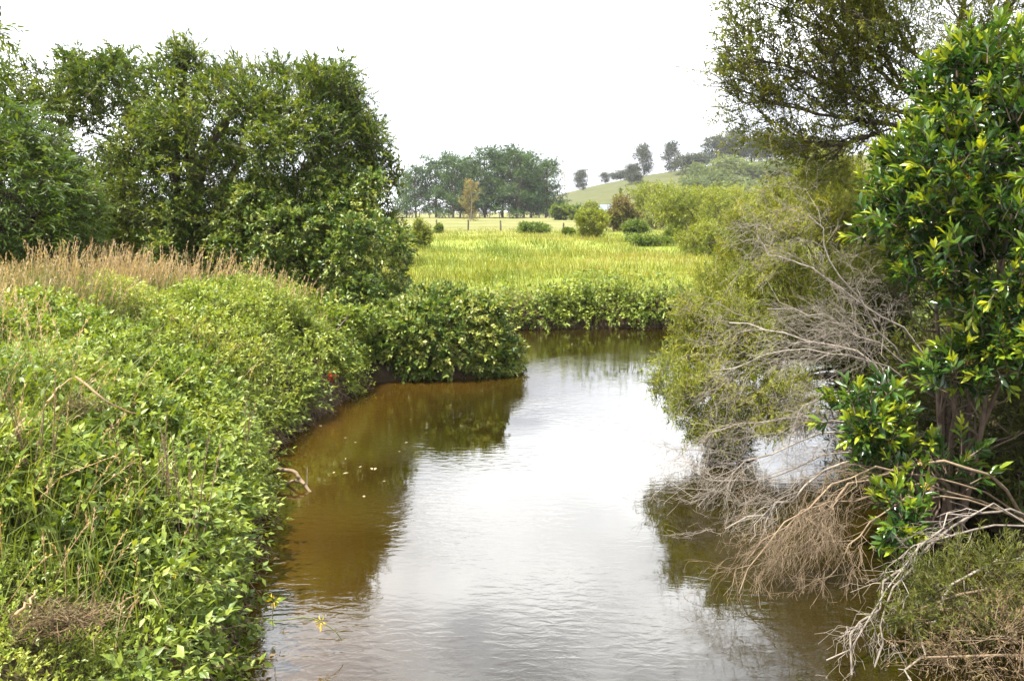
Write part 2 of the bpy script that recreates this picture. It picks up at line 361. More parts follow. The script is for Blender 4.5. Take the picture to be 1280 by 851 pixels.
def ground_z(X, Y):
    X = np.asarray(X, float); Y = np.asarray(Y, float); s = river_sd(X, Y)
    P = np.stack([X, Y, 0 * X], -1)
    land = 1.05 + .004 * np.clip(Y - 20, 0, 150) + .10 * wob(P, .35) * sstep(1, 5, s) + .03 * wob(P, 2.0)
    left = sstep(-1, -7, X) * sstep(20, 12, Y)
    land = land + .25 * left
    bank = .02 + (land - .02) * (1 - np.exp(-np.clip(s, 0, None) / .45))
    hill = 30 * (1 - np.exp(-np.clip(X + 4, 0, None) / 72)) * sstep(195, 350, Y) + 1.0 * wob(P, .02) * sstep(140, 260, Y)
    return np.where(s > 0, bank + np.clip(hill, 0, None), -.05 - .6 * (1 - np.exp(s / .8)))

def axis(fine0, fine1, step, far, n):
    a = np.arange(fine0, fine1 + 1e-6, step)
    g = np.geomspace(step, far, n)
    return np.concatenate([(fine0 - g[::-1]), a, (fine1 + g)])
gx = axis(-9, 12, .27, 5000, 64); gy = axis(1, 24, .27, 6000, 74)
GX, GY = np.meshgrid(gx, gy); GZ = ground_z(GX, GY)
nx, ny = len(gx), len(gy); q = np.arange(nx * ny).reshape(ny, nx)
quads = np.stack([q[:-1, :-1], q[:-1, 1:], q[1:, 1:], q[1:, :-1]], -1).reshape(-1, 4)
sdg = river_sd(GX, GY)
soil = np.where(sdg < 0, 1, np.exp(-np.clip(sdg - .3, 0, None) / .5))
soil = np.maximum(soil, sstep(20, 14, GY) * sstep(19, 14, sdg) * .9)        # earth under the thickets on both near banks
ground = link('ground', mesh('ground', np.stack([GX, GY, GZ], -1).reshape(-1, 3), quads, M['ground'], soil.ravel(), True)); ground['kind'] = 'structure'
wx = np.linspace(-4.5, 20, 80); wy = np.linspace(-20, 24, 120); WX, WY = np.meshgrid(wx, wy)
wq = np.arange(WX.size).reshape(WX.shape); wf = np.stack([wq[:-1, :-1], wq[:-1, 1:], wq[1:, 1:], wq[1:, :-1]], -1).reshape(-1, 4)
wsd = river_sd(WX, WY); shallow = sstep(-1.9, -.1, wsd) * sstep(1.0, -1.2, WX)
water = link('river_water', mesh('river_water', np.stack([WX, WY, 0 * WX], -1).reshape(-1, 3), wf, M['water'], shallow.ravel(), True)); water['kind'] = 'structure'
def gz1(x, y): return float(ground_z(np.array([x]), np.array([y]))[0])

# ------------------------------------------------------------------ plants
def bush(name, base, lobes, label, cat, group=None, mat='shrub_g', bark='bark', nspray=500, L=.3, n=9, tpl=RHOMB, size=.08, width=.5, ang=(1.0, .5),
         droop=.15, outw=1.0, upw=.4, rnd=.5, zmin=None, gap=0., gscale=1.2, stems=6, twigs=True, twig_r=None, blossom=0, trunk_r=.03, tint=(.1, .9), hi_tint=.15, lo=.62, hi=1.06, part='crown', flat=None, lobe_gap=0):
    lobes = np.asarray(lobes, float); base = np.asarray(base, float)
    root = thing(name, base, label, cat, group)
    P, Nn = on_lobes(lobes, nspray, lo=lo, hi=hi, zmin=zmin, gap=gap, gscale=gscale)
    D = unit(Nn * outw + np.array([0, 0, upw]) + RNG.normal(scale=rnd, size=P.shape))
    Ls = L * RNG.uniform(.6, 1.35, len(P)); S = P - D * Ls[:, None] * .7
    pos, ax, nr, t, tw = spray(S, D, Ls, n, ang, droop, flat=flat)
    k = len(pos) // len(P)
    ti = np.repeat(RNG.uniform(tint[0], tint[1], len(P)), k) + RNG.normal(scale=.13, size=len(pos)) + hi_tint * (t - .5)
    lv = Leaves(); lv.add(pos, ax, nr, size * RNG.uniform(.65, 1.3, len(pos)), width, np.clip(ti, 0, 1))
    lv.build(part, tpl, M[mat], root, base)
    if blossom:
        k2 = RNG.permutation(len(P))[:blossom]; c2 = (S + D * Ls[:, None])[k2].repeat(9, 0); dd = rdirs(len(c2)); bl = Leaves()
        bl.add(c2 + dd * RNG.uniform(0, .05, (len(c2), 1)), dd, rdirs(len(c2)), .05, .35, RNG.uniform(0, 1, len(c2))); bl.build('blossoms', RHOMB, M['cream'], root, base)['kind'] = 'stuff'
    tb = Tubes()
    C = lobes[RNG.integers(0, len(lobes), stems)] if stems > len(lobes) else lobes[RNG.permutation(len(lobes))[:stems]]
    for c in C:
        e = c[:3] + RNG.normal(scale=.25, size=3) * c[3:]
        b0 = base + np.array([RNG.normal(scale=trunk_r * 2), RNG.normal(scale=trunk_r * 2), -.05])
        mid = b0 * .5 + e * .5 + np.array([0, 0, .12 * (e[2] - b0[2])]) + RNG.normal(scale=.06, size=3) * np.linalg.norm(e - b0)
        pl = curve([b0, mid, e], 8); R = np.linspace(trunk_r, trunk_r * .4, 8)[None]
        tb.add(pl, R, 6)
        c1, r1 = children(pl[None], R, 6, (.4 * np.mean(c[3:]), .95 * np.mean(c[3:])), .8, .4, .06)
        tb.add(c1, r1, 4)
    if twigs: tb.add(tw[::2][:, [0, 3]], np.array([[1.0, .4]]) * (twig_r or .0055 * (L / .3) ** .5), 3)
    tb.build('stems', M[bark], root, base)
    return root

def blades(P, D, L, bend, width, rng_tint):
    """bent grass blades; P base, D lean direction (unit, mostly up)"""
    n = len(P); L = np.broadcast_to(L, (n,)); az = RNG.uniform(0, 6.28, n); s = np.stack([np.cos(az), np.sin(az), 0 * az], -1)
    b = np.stack([np.cos(az + 1.57 + RNG.normal(scale=.6, size=n)), np.sin(az + 1.57), 0 * az], -1) * bend[:, None]
    m = P + D * (L * .55)[:, None] + b * (L * .18)[:, None]
    e = P + D * (L * .92)[:, None] + b * (L * .75)[:, None]; e[:, 2] -= L * .25 * np.abs(bend)
    w = (s * np.broadcast_to(width, (n,))[:, None]) * .5
    V = np.stack([P - w, P + w, m - w * .8, m + w * .8, e], 1).reshape(-1, 3)
    T = (np.array([[0, 1, 3], [0, 3, 2], [2, 3, 4]])[None] + (np.arange(n) * 5)[:, None, None]).reshape(-1, 3)
    return V, T, np.repeat(rng_tint, 5)

# ---- vines and low growth over the left bank
_mr = np.random.default_rng(3); MND = np.c_[_mr.uniform(-9, -1.2, 700), _mr.uniform(2, 14.5, 700), _mr.uniform(.22, .6, 700), _mr.uniform(.12, .52, 700)]
MND = np.r_[MND, np.c_[_mr.uniform(-7, -2.5, 70), _mr.uniform(3.2, 12, 70), _mr.uniform(.45, .8, 70), _mr.uniform(.45, .75, 70)]]
MND = MND[river_sd(MND[:, 0], MND[:, 1]) > np.where(MND[:, 3] > .5, .7, .0)]
def veg_h(X, Y):
    """height of the plants: overlapping leafy mounds with creases between"""
    X = np.asarray(X, float); Y = np.asarray(Y, float); h = np.zeros(X.shape)
    for cx, cy, r, hh in MND:
        d2 = ((X - cx) ** 2 + (Y - cy) ** 2) / (r * r); m = d2 < 1
        h[m] = np.maximum(h[m], hh * np.sqrt(1 - d2[m]))
    return .06 + h
def cover(Mn, x0, x1, y0, y1, L, n, size, width, tpl, mat, name, label, keep=lambda X, Y, s: s > .05, up=1.0, tint=(.2, .9), hmul=1.0, outk=.35, split=None, ang=(1.1, .7)):
    X = RNG.uniform(x0, x1, Mn * 3); Y = RNG.uniform(y0, y1, Mn * 3); s = river_sd(X, Y); ok = (s > 0) & keep(X, Y, s)
    X, Y, s = X[ok][:Mn], Y[ok][:Mn], s[ok][:Mn]; e = .08
    g = ground_z(X, Y); h = veg_h(X, Y) * hmul
    ds = np.stack([river_sd(X + e, Y) - river_sd(X - e, Y), river_sd(X, Y + e) - river_sd(X, Y - e)], -1) / (2 * e)
    out = -ds * np.exp(-s / .5)[:, None]
    gr = np.clip(-np.stack([veg_h(X + .05, Y) - veg_h(X - .05, Y), veg_h(X, Y + .05) - veg_h(X, Y - .05)], -1) / .1, -1.2, 1.2)
    Z = g + h * RNG.uniform(.35, 1.0, len(X)) ** .6
    Pp = np.stack([X + out[:, 0] * .08, Y + out[:, 1] * .08, Z], -1)
    D = np.stack([out[:, 0] * outk + gr[:, 0] * .7, out[:, 1] * outk + gr[:, 1] * .7, np.full(len(X), up)], -1) + RNG.normal(scale=.5, size=(len(X), 3))
    Ls = L * RNG.uniform(.6, 1.4, len(X))
    pos, ax, nr, t, tw = spray(Pp - np.array([0, 0, .6]) * Ls[:, None], D, Ls, n, ang, .25, up=1.3)
    k = n; P2 = np.stack([X, Y, 0 * X], -1)
    ti = np.repeat(np.clip(RNG.uniform(tint[0], tint[1], len(X)) + .18 * wob(P2, 1.7, .5), 0, 1), k) + RNG.normal(scale=.12, size=len(pos)) + .15 * (t - .5)
    lv = Leaves(); lv.add(pos, ax, nr, size * RNG.uniform(.6, 1.3, len(pos)), width, np.clip(ti, 0, 1))
    tb = Tubes(); tb.add(tw[::2][:, [0, 3]], np.array([[.003, .0015]]), 3)
    return lv, tb, pos

def cover_obj(name, label, cat, mat, tpl, *a, **k):
    lv, tb, pos = cover(*a, **k)
    o = lv.build(name, tpl, M[mat]); tag(o, label, cat, kind='stuff')
    tb.build('stems', M['stem'], o)
    return o
def leaf_objects(lv, tpl, mat, root, base, count, score):
    """the leaves that show largest become objects of their own; the rest one part"""
    d = lv.cat(); order = np.argsort(score(d)); near = order[:count]; rest = order[count:]
    lv.build('foliage', tpl, M[mat], root, base, data=[q[rest] for q in d])['kind'] = 'stuff'
    bins = {}
    for i in near:
        p, a, nn, sz, w, ti = [q[i] for q in d]
        nn = nn - a * (nn @ a); nn = nn / np.linalg.norm(nn); b = np.cross(nn, a)
        kbin = int(np.clip(ti, 0, .999) * 8)
        if kbin not in bins:
            Tv, Tf = tpl; bins[kbin] = mesh('leaf', Tv, Tf, M[mat], np.full(len(Tv), (kbin + .5) / 8))
        o = link('leaf', bins[kbin], root)
        mt = np.eye(4); mt[:3, 0] = a * sz; mt[:3, 1] = b * w * sz; mt[:3, 2] = nn * sz; mt[:3, 3] = p - base
        o.matrix_local = Matrix(mt.tolist())
def cam_dist(d): return np.linalg.norm(d[0] - CAM, axis=1)
def in_frame(d):
    q = d[0] - CAM; f = q[:, 1] * math.cos(PITCH) - q[:, 2] * math.sin(PITCH); u = q[:, 0] / f * F; v = (-(q[:, 1] * math.sin(PITCH) + q[:, 2] * math.cos(PITCH)) / f) * F
    return (f > .1) & (np.abs(u) < 630) & (np.abs(v) < 415)

# near broadleaf vine, its largest leaves as single objects
def patch(X, Y, off, sc=.75): return wob(np.stack([X, Y, 0 * X], -1), sc, off)
def hollow(X, Y): return patch(X, Y, 2.3, 2.0) > -.5
near_edge = lambda X, Y, s: (s > .02) & (s < 2.9 + .3 * np.sin(Y * 2)) & (X < -1.2) & hollow(X, Y) & ((patch(X, Y, .1) > -.25) | (RNG.uniform(size=X.shape) < .25))
lv, tb, pos = cover(3300, -6, -1.3, 4.0, 7.4, .27, 10, .066, .46, None, None, None, None, keep=near_edge, tint=(.1, .85))
vb = np.array([-2.9, 5.4, gz1(-2.9, 5.4)])
vine = thing('broadleaf_vine', vb, 'bright green leafy vine sprawling over the near left bank edge', 'vine')
tb.build('stems', M['stem'], vine, vb)
leaf_objects(lv, OVAL, 'vine', vine, vb, 300, lambda d: np.where(in_frame(d), -d[3] / cam_dist(d), 1))
cover_obj('small_leaf_weed', 'small leaved lime green weed growing in patches through the near left vines', 'ground cover', 'vine', RHOMB,
          4200, -6, -1.4, 4.0, 8.0, .20, 12, .034, .45, None, None, None, None, keep=lambda X, Y, s: (s > .02) & (s < 3.0) & (patch(X, Y, .1) < .1) & hollow(X, Y), tint=(.4, 1.0), ang=(.9, .4))
cover_obj('vine_ground_cover', 'lime green vine tangle covering the left bank beyond the near corner', 'ground cover', 'vine', FOLD,
          7500, -7, -1.5, 7.0, 13.5, .26, 10, .060, .48, None, None, None, None, keep=lambda X, Y, s: (s > .02) & (s < 2.2 + .5 * np.sin(Y * 1.7)) & hollow(X, Y) & ((patch(X, Y, .9) > -.2) | (RNG.uniform(size=X.shape) < .3)), tint=(.15, .9), hmul=1.15)
cover_obj('pale_weed_cover', 'paler small leaved weeds mixed into the vine tangle on the left bank', 'ground cover', 'vine', RHOMB,
          5200, -7, -1.6, 7.0, 13.2, .22, 12, .042, .4, None, None, None, None, keep=lambda X, Y, s: (s > .05) & (s < 2.8) & (patch(X, Y, .9) < .15) & hollow(X, Y), tint=(.45, 1.0), hmul=1.1, ang=(.9, .4))
cover_obj('back_ground_cover', 'green weeds among the tall grass on the left bank', 'ground cover', 'vine', FOLD,
          4200, -9, -2, 3.0, 14, .25, 9, .058, .38, None, None, None, None, keep=lambda X, Y, s: (s > 2.0) & hollow(X, Y), tint=(.1, .7), hmul=.5)
cover_obj('creeping_ground_cover', 'fine leaved low creeper in the bottom left corner', 'ground cover', 'vine', RHOMB,
          8000, -4.2, -1.2, 2.0, 4.4, .13, 9, .026, .5, None, None, None, None, keep=lambda X, Y, s: (s > .02), tint=(.3, 1.0), hmul=.6, ang=(.9, .4))
# hanging skirt of stems and brown leaves on the cut bank
def shore_pts(i0, i1, n):
    seg = RIVER[i0:i1 + 1]; ln = np.hypot(*(seg[1:] - seg[:-1]).T); c = np.concatenate([[0], np.cumsum(ln)]); u = RNG.uniform(0, c[-1], n)
    k = np.clip(np.searchsorted(c, u) - 1, 0, len(ln) - 1); f = ((u - c[k]) / ln[k])[:, None]
    p = seg[k] * (1 - f) + seg[k + 1] * f; d = unit(seg[k + 1] - seg[k]); nrm = np.stack([d[:, 1], -d[:, 0]], -1)   # towards the water (polygon runs clockwise)
    return p, nrm
def skirt(name, label, i0, i1, n, zlo, zhi, mat, size, L=.22, off=.12, dz=-.6, tpl=RHOMB, width=.4, nl=8, tint=(.1, .9)):
    p, nm = shore_pts(i0, i1, n); z = RNG.uniform(zlo, zhi, n) * (1 + .35 * wob(np.c_[p, 0 * p[:, 0]], 1.6))
    P = np.c_[p - nm * (.28 * (z / zhi))[:, None] + nm * RNG.uniform(-off, off, (n, 1)), z]
    D = np.c_[nm * .6, np.full(n, dz)] + RNG.normal(scale=.5, size=(n, 3))
    pos, ax, nr, t, tw = spray(P, D, L * RNG.uniform(.5, 1.5, n), nl, (1., .5), .2)
    keep = pos[:, 2] > .01
    lv = Leaves(); lv.add(pos[keep], ax[keep], nr[keep], size * RNG.uniform(.6, 1.4, keep.sum()), width, RNG.uniform(tint[0], tint[1], keep.sum()))
    o = lv.build(name, tpl, M[mat]); tag(o, label, 'ground cover', kind='stuff')
    tb = Tubes(); tb.add(tw[:, [0, 3]], np.array([.005, .002])[None] * (.8 if mat == 'brown' else .45), 3); tb.build('stems', M['bark_brown' if mat == 'brown' else 'stem'], o)
skirt('bank_litter', 'brown dead stems hanging down the undercut left bank', 2, 10, 1500, .08, .62, 'brown', .045)
skirt('bank_vine', 'green vine trails spilling over the undercut left bank', 2, 11, 1100, .45, .95, 'vine', .055, .24, .12, -.2, OVAL, .48)
skirt('far_bank_litter', 'brown roots and dead stems along the foot of the far bank', 15, 20, 1300, .05, .5, 'brown', .05, .3)
skirt('far_bank_weeds', 'green weeds hanging over the far bank edge', 15, 20, 3000, .10, 1.1, 'vine', .09, .32, .3, .2, FOLD, .5)

# ---- tall grass on the left bank
def tall_grass():
    n = 4800; X = RNG.uniform(-10.5, -2.6, n * 5); Y = RNG.uniform(5.0, 14.2, n * 5); s = river_sd(X, Y)
    P2 = np.stack([X, Y, 0 * X], -1)
    band = sstep(1.1, 3.0, s + .5 * wob(P2, .9)); dens = band * (.12 + .88 * sstep(-.5, .6, wob(P2, 1.3, 1.2)))
    ok = RNG.uniform(size=len(X)) < dens; X, Y = X[ok][:n], Y[ok][:n]
    P = np.stack([X, Y, ground_z(X, Y)], -1); m = len(P)
    # green leaves
    k = RNG.integers(0, m, 20000); Pg = P[k] + np.c_[RNG.normal(scale=.07, size=(20000, 2)), np.zeros(20000)]
    D = unit(np.c_[RNG.normal(scale=.25, size=(20000, 2)), np.ones(20000)])
    V, T, ti = blades(Pg, D, RNG.uniform(.35, .95, 20000), RNG.normal(scale=.6, size=20000), .009, RNG.uniform(0, 1, 20000))
    o = tag(link('tall_grass', mesh('tall_grass', V, T, M['grass_green'], ti)), 'tall seeding grass with tan heads on the left bank top', 'grass', kind='stuff')
    # stems and seed heads
    Ls = RNG.uniform(.6, 1.12, m) * (1 + .22 * wob(P, 1.5, .4)); D = unit(np.c_[RNG.normal(loc=.12, scale=.2, size=m), RNG.normal(scale=.18, size=m), np.ones(m)])
    pos, ax, nr, t, tw = spray(P, D, Ls, 20, (.45, .25), .14, t0=.62, jit=.12)
    lv = Leaves(); lv.add(pos, ax, nr, .045 * RNG.uniform(.6, 1.3, len(pos)), .24, np.clip(np.repeat(RNG.uniform(0, 1, m), 20) + RNG.normal(scale=.1, size=len(pos)), 0, 1))
    lv.build('seed_heads', RHOMB, M['grass_tan'], o)
    tb = Tubes(); tb.add(tw[:, [0, 2, 3]], np.array([.0035, .0025, .0015])[None], 3); tb.build('stalks', M['grass_tan'], o)
tall_grass()

def loose_stalks():
    n = 1300; X = RNG.uniform(-7.5, -1.6, n * 6); Y = RNG.uniform(3.5, 12.5, n * 6); sd_ = river_sd(X, Y); ok = (sd_ > .25) & (wob(np.stack([X, Y, 0 * X], -1), 1.2, .8) + .35 * np.clip(sd_ - 1, -1, 2) > RNG.uniform(-.1, .9, len(X))); X, Y = X[ok][:n], Y[ok][:n]
    P = np.stack([X, Y, ground_z(X, Y)], -1); m = len(P); D = unit(np.c_[RNG.normal(loc=.15, scale=.35, size=m), RNG.normal(scale=.3, size=m), np.ones(m)]); Ls = veg_h(X, Y) + RNG.uniform(.12, .42, m)
    pos, ax, nr, t, tw = spray(P, D, Ls, 12, (.5, .3), .18, t0=.7, jit=.12)
    lv = Leaves(); lv.add(pos, ax, nr, .03 * RNG.uniform(.6, 1.3, len(pos)), .25, RNG.uniform(0, 1, len(pos)))
    o = tag(lv.build('loose_grass_stalks', RHOMB, M['grass_tan']), 'scattered thin dry grass stalks poking out of the left bank vines', 'grass', kind='stuff')
    tb = Tubes(); tb.add(tw[:, [0, 2, 3]], np.array([.0028, .002, .0014])[None], 3); tb.build('stalks', M['grass_tan'], o)
    k = 16000; i = RNG.integers(0, m, k); V, T, ti = blades(P[i] + np.c_[RNG.normal(scale=.1, size=(k, 2)), np.zeros(k)], unit(np.c_[RNG.normal(scale=.35, size=(k, 2)), np.ones(k)]), (Ls[i] + .05) * RNG.uniform(.7, 1.1, k), RNG.normal(scale=.7, size=k), .008, RNG.uniform(.2, 1, k))
    link('blades', mesh('blades', V, T, M['grass_green'], ti), o)
loose_stalks()

# ---- paddock grass beyond the water
def paddock():
    n = 90000; u = RNG.uniform(0, 1, n * 2); Y = 19.6 * np.exp(u * math.log(85 / 19.6)); X = RNG.uniform(-.42, .55, n * 2) * Y + 1.0
    s = river_sd(X, Y); ok = s > .35; X, Y = X[ok][:n], Y[ok][:n]; m = len(X)
    P2 = np.stack([X, Y, 0 * X], -1); k = Y / 20
    P = np.stack([X, Y, ground_z(X, Y)], -1)
    D = unit(np.c_[RNG.normal(scale=.3, size=(m, 2)), np.ones(m)])
    tuss = sstep(-.6, .9, wob(P2, 1.3)); L = RNG.uniform(.16, .42, m) * (.6 + .8 * tuss) * sstep(95, 45, Y)
    ti = np.clip(.38 + .28 * wob(P2, .35, .2) + .24 * wob(P2, 1.5, .9) + RNG.normal(scale=.18, size=m) + .15 * sstep(35, 70, Y), 0, 1)
    V, T, t = blades(P, D, L, RNG.normal(scale=.7, size=m), .0135 * k ** .7, ti)
    o = tag(link('paddock_grass', mesh('paddock_grass', V, T, M['paddock_grass'], t)), 'rough yellow green pasture grass beyond the far bank', 'grass', kind='stuff')
paddock()

# ---- the big dark tree on the left with the vines over it
Yt = 17.0
big = [lobe(330, 150, Yt, 115, 75), lobe(215, 140, Yt, 100, 65), lobe(120, 155, Yt + .6, 95, 70), lobe(70, 145, Yt + .8, 70, 50), lobe(400, 205, Yt - .2, 78, 85), lobe(300, 220, Yt - .6, 130, 80),
       lobe(180, 230, Yt - .3, 110, 75), lobe(60, 200, Yt + 1, 80, 85), lobe(435, 250, Yt + .4, 55, 70), lobe(250, 110, Yt, 60, 35), lobe(385, 115, Yt + .3, 60, 35), lobe(300, 310, Yt, 110, 50), lobe(180, 310, Yt, 110, 50), lobe(60, 310, Yt, 110, 45), lobe(-40, 290, Yt, 80, 70)]
tb_base = np.array([px(250, 350, 17.6)[0], 17.6, 0]); tb_base[2] = gz1(tb_base[0], tb_base[1])
bush('broadleaf_tree', tb_base, clump(big, 12, (.24, .40), .84, .9), 'large spreading dark green tree behind the tall grass on the left bank', 'tree', mat='tree_dark', nspray=13500, L=.55, n=18, tpl=RHOMB,
     size=.105, width=.40, ang=(.9, .4), droop=.15, upw=.4, rnd=.6, gap=.04, gscale=1.3, stems=14, trunk_r=.13, tint=(.1, .95), lo=.4, hi=1.13, flat=.6)
pin = [lobe(40, 250, 13.2, 80, 60), lobe(10, 190, 13.4, 70, 60), lobe(70, 285, 13.0, 50, 40), lobe(-30, 260, 13, 70, 90)]
pbase = np.array([-8.6, 13.6, 0]); pbase[2] = gz1(-8.6, 13.6)
bush('pinnate_tree', pbase, pin, 'mid green drooping leaved small tree at the left edge', 'tree', mat='pinnate', nspray=1700, L=.5, n=18, tpl=RHOMB, size=.12, width=.24,
     ang=(1.1, .7), droop=.45, upw=.2, rnd=.45, stems=8, trunk_r=.05, lo=.4, flat=.35)
sp = [lobe(-25, 35, 9.0, 26, 22), lobe(-20, 95, 9.0, 30, 18), lobe(-60, 60, 9.2, 50, 70)]
bush('drooping_sprig_tree', np.array([-7.4, 9.4, gz1(-7.4, 9.4)]), sp, 'dark drooping leaf sprigs poking in at the top left edge', 'tree', mat='tree_dark', nspray=90, L=.5, n=14, tpl=FOLD, size=.12, width=.25,
     ang=(1.0, .6), droop=.6, upw=.1, stems=5, trunk_r=.05, lo=.5)
hv = [lobe(455, 300, 15.2, 52, 55), lobe(395, 330, 15.0, 70, 60), lobe(340, 285, 15.3, 62, 55), lobe(330, 355, 15.0, 75, 40), lobe(430, 375, 14.6, 60, 40), lobe(480, 340, 15.4, 35, 50), lobe(250, 310, 15.8, 60, 55), lobe(440, 400, 14.4, 70, 40), lobe(300, 250, 15.9, 60, 40), lobe(390, 270, 15.6, 55, 45), lobe(440, 250, 15.9, 40, 40)]
hb = np.array([px(400, 400, 15.3)[0], 15.3, 0]); hb[2] = gz1(hb[0], hb[1])
bush('honeysuckle_drape', hb, clump(hv, 11, (.28, .45), .82, .8), 'honeysuckle mantle with cream blossom tufts draped against the dark tree', 'vine', mat='vine_dark', nspray=5200, L=.3, n=11, tpl=FOLD, size=.085, width=.5,
     droop=.25, upw=.3, stems=8, trunk_r=.03, tint=(.05, .85), hi_tint=.3, lo=.55, blossom=150)
rb = [lobe(540, 420, 13.9, 88, 62), lobe(490, 440, 13.8, 55, 48), lobe(600, 440, 13.9, 50, 42), lobe(555, 395, 14.1, 62, 42), lobe(620, 455, 13.8, 30, 26)]
rbb = np.array([-1.15, 14.0, 0]); rbb[2] = gz1(-1.15, 14.0)
bush('rounded_bush', rbb, clump(rb, 10, (.2, .3), .86, .95), 'rounded leafy honeysuckle bush bulging out over the water', 'shrub', mat='vine_dark', nspray=3700, L=.26, n=11, tpl=FOLD, size=.085, width=.52,
     droop=.2, upw=.35, stems=8, trunk_r=.03, tint=(.15, .95), hi_tint=.3, zmin=.03, lo=.6, blossom=90)
mb = [lobe(400, 450, 12.2, 45, 38), lobe(360, 440, 12.0, 50, 45), lobe(425, 480, 12.0, 26, 24), lobe(410, 410, 12.8, 50, 40)]
mbb = np.array([-2.95, 12.1, 0]); mbb[2] = gz1(-2.95, 12.1)
bush('bank_bush', mbb, clump(mb, 8), 'dense green bush on the bank left of the rounded waterside bush', 'shrub', mat='vine', nspray=1500, L=.25, n=10, tpl=FOLD, size=.08, width=.52,
     droop=.2, stems=6, trunk_r=.02, tint=(.05, .8), zmin=.03, lo=.6)

# ---- shrubs along the far bank
for i, (x, y, Y, rx, ry, mt, lab) in enumerate([
        (705, 380, 20.0, 52, 26, 'shrub_g', 'leafy green shrub leaning over the middle of the far bank'),
        (655, 388, 20.0, 28, 20, 'shrub_g', 'low green shrub on the far bank next to the rounded bush'),
        (765, 378, 20.2, 22, 20, 'tea_dark', 'small dark shrub on the far bank crest'),
        (815, 385, 20.0, 40, 22, 'shrub_g', 'leafy shrub at the right end of the far bank'),
        (600, 362, 21.5, 40, 20, 'shrub_y', 'yellow green shrub behind the rounded waterside bush')]):
    c = px(x, y, Y); b = np.array([c[0], c[1] + .1, gz1(c[0], c[1] + .1)])
    bush('bank_shrub', b, [lobe(x, y, Y, rx, ry), lobe(x - rx * .5, y + ry * .3, Y, rx * .6, ry * .8), lobe(x + rx * .5, y + ry * .2, Y, rx * .6, ry * .8)], lab, 'shrub', 'shrubs along the far bank',
         mat=mt, nspray=480, L=.34, n=9, tpl=FOLD, size=.10, width=.5, stems=5, trunk_r=.02, zmin=.1)

# ---- right bank: feathery tea trees
tea = [lobe(905, 470, 9.2, 75, 85), lobe(930, 380, 10.2, 85, 70), lobe(985, 300, 11.0, 85, 65), lobe(1050, 250, 11.6, 80, 62), lobe(870, 500, 8.8, 45, 45), lobe(1010, 400, 9.8, 80, 70),
       lobe(915, 345, 11.4, 50, 40), lobe(1080, 340, 10.5, 60, 80), lobe(960, 500, 8.8, 70, 45), lobe(880, 415, 9.6, 45, 50)]
tbs = np.array([5.2, 10.4, gz1(5.2, 10.4)])
bush('tea_tree', tbs, clump(tea, 14, (.22, .4), .80, .82), 'feathery yellow green tea tree spilling over the right bank', 'tree', mat='tea', bark='bark_tea', nspray=13000, L=.33, n=20, tpl=RHOMB, size=.052, width=.26, ang=(.75, .45), twig_r=.0016,
     droop=.05, outw=.6, upw=.55, rnd=.5, gap=.12, gscale=2.6, stems=20, trunk_r=.03, tint=(.1, .95), lo=.45, hi=1.1, part='crown')
# dark thicket behind
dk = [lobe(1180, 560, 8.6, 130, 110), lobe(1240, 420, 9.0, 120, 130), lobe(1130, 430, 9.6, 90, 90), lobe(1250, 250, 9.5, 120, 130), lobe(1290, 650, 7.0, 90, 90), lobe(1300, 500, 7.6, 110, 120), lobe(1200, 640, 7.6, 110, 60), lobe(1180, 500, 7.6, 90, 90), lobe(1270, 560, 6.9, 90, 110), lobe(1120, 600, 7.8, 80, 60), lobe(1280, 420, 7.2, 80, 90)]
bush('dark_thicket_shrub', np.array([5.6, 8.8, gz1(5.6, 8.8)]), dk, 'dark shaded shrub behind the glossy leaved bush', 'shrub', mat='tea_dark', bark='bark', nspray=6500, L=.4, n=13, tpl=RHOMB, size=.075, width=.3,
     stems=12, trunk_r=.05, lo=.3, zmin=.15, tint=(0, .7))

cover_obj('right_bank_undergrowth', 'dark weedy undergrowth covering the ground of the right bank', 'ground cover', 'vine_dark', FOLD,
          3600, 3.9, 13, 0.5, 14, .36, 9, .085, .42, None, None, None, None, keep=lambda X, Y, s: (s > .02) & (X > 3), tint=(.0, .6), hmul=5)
for x, y, r, h, lab in ((6.3, 6.4, 1.2, 2.3, 'dark shrub on the right bank just right of the glossy bush'), (5.9, 4.2, 1.0, 1.5, 'dark shrub on the right bank behind the lower right corner bush'), (8.6, 8.2, 1.6, 2.8, 'dark shrub deep on the right bank under the overhanging tree')):
    z = gz1(x, y)
    bush('undergrowth_shrub', np.array([x, y, z]), clump([[x, y, z + h * .5, r, r, h * .5]], 16, (.25, .42), .8, .8), lab, 'shrub', 'dark shrubs of the right bank', mat='tea_dark', nspray=1500, L=.4, n=14, size=.08, width=.32, stems=7, trunk_r=.03, lo=.4, tint=(0, .8), zmin=z + .05)
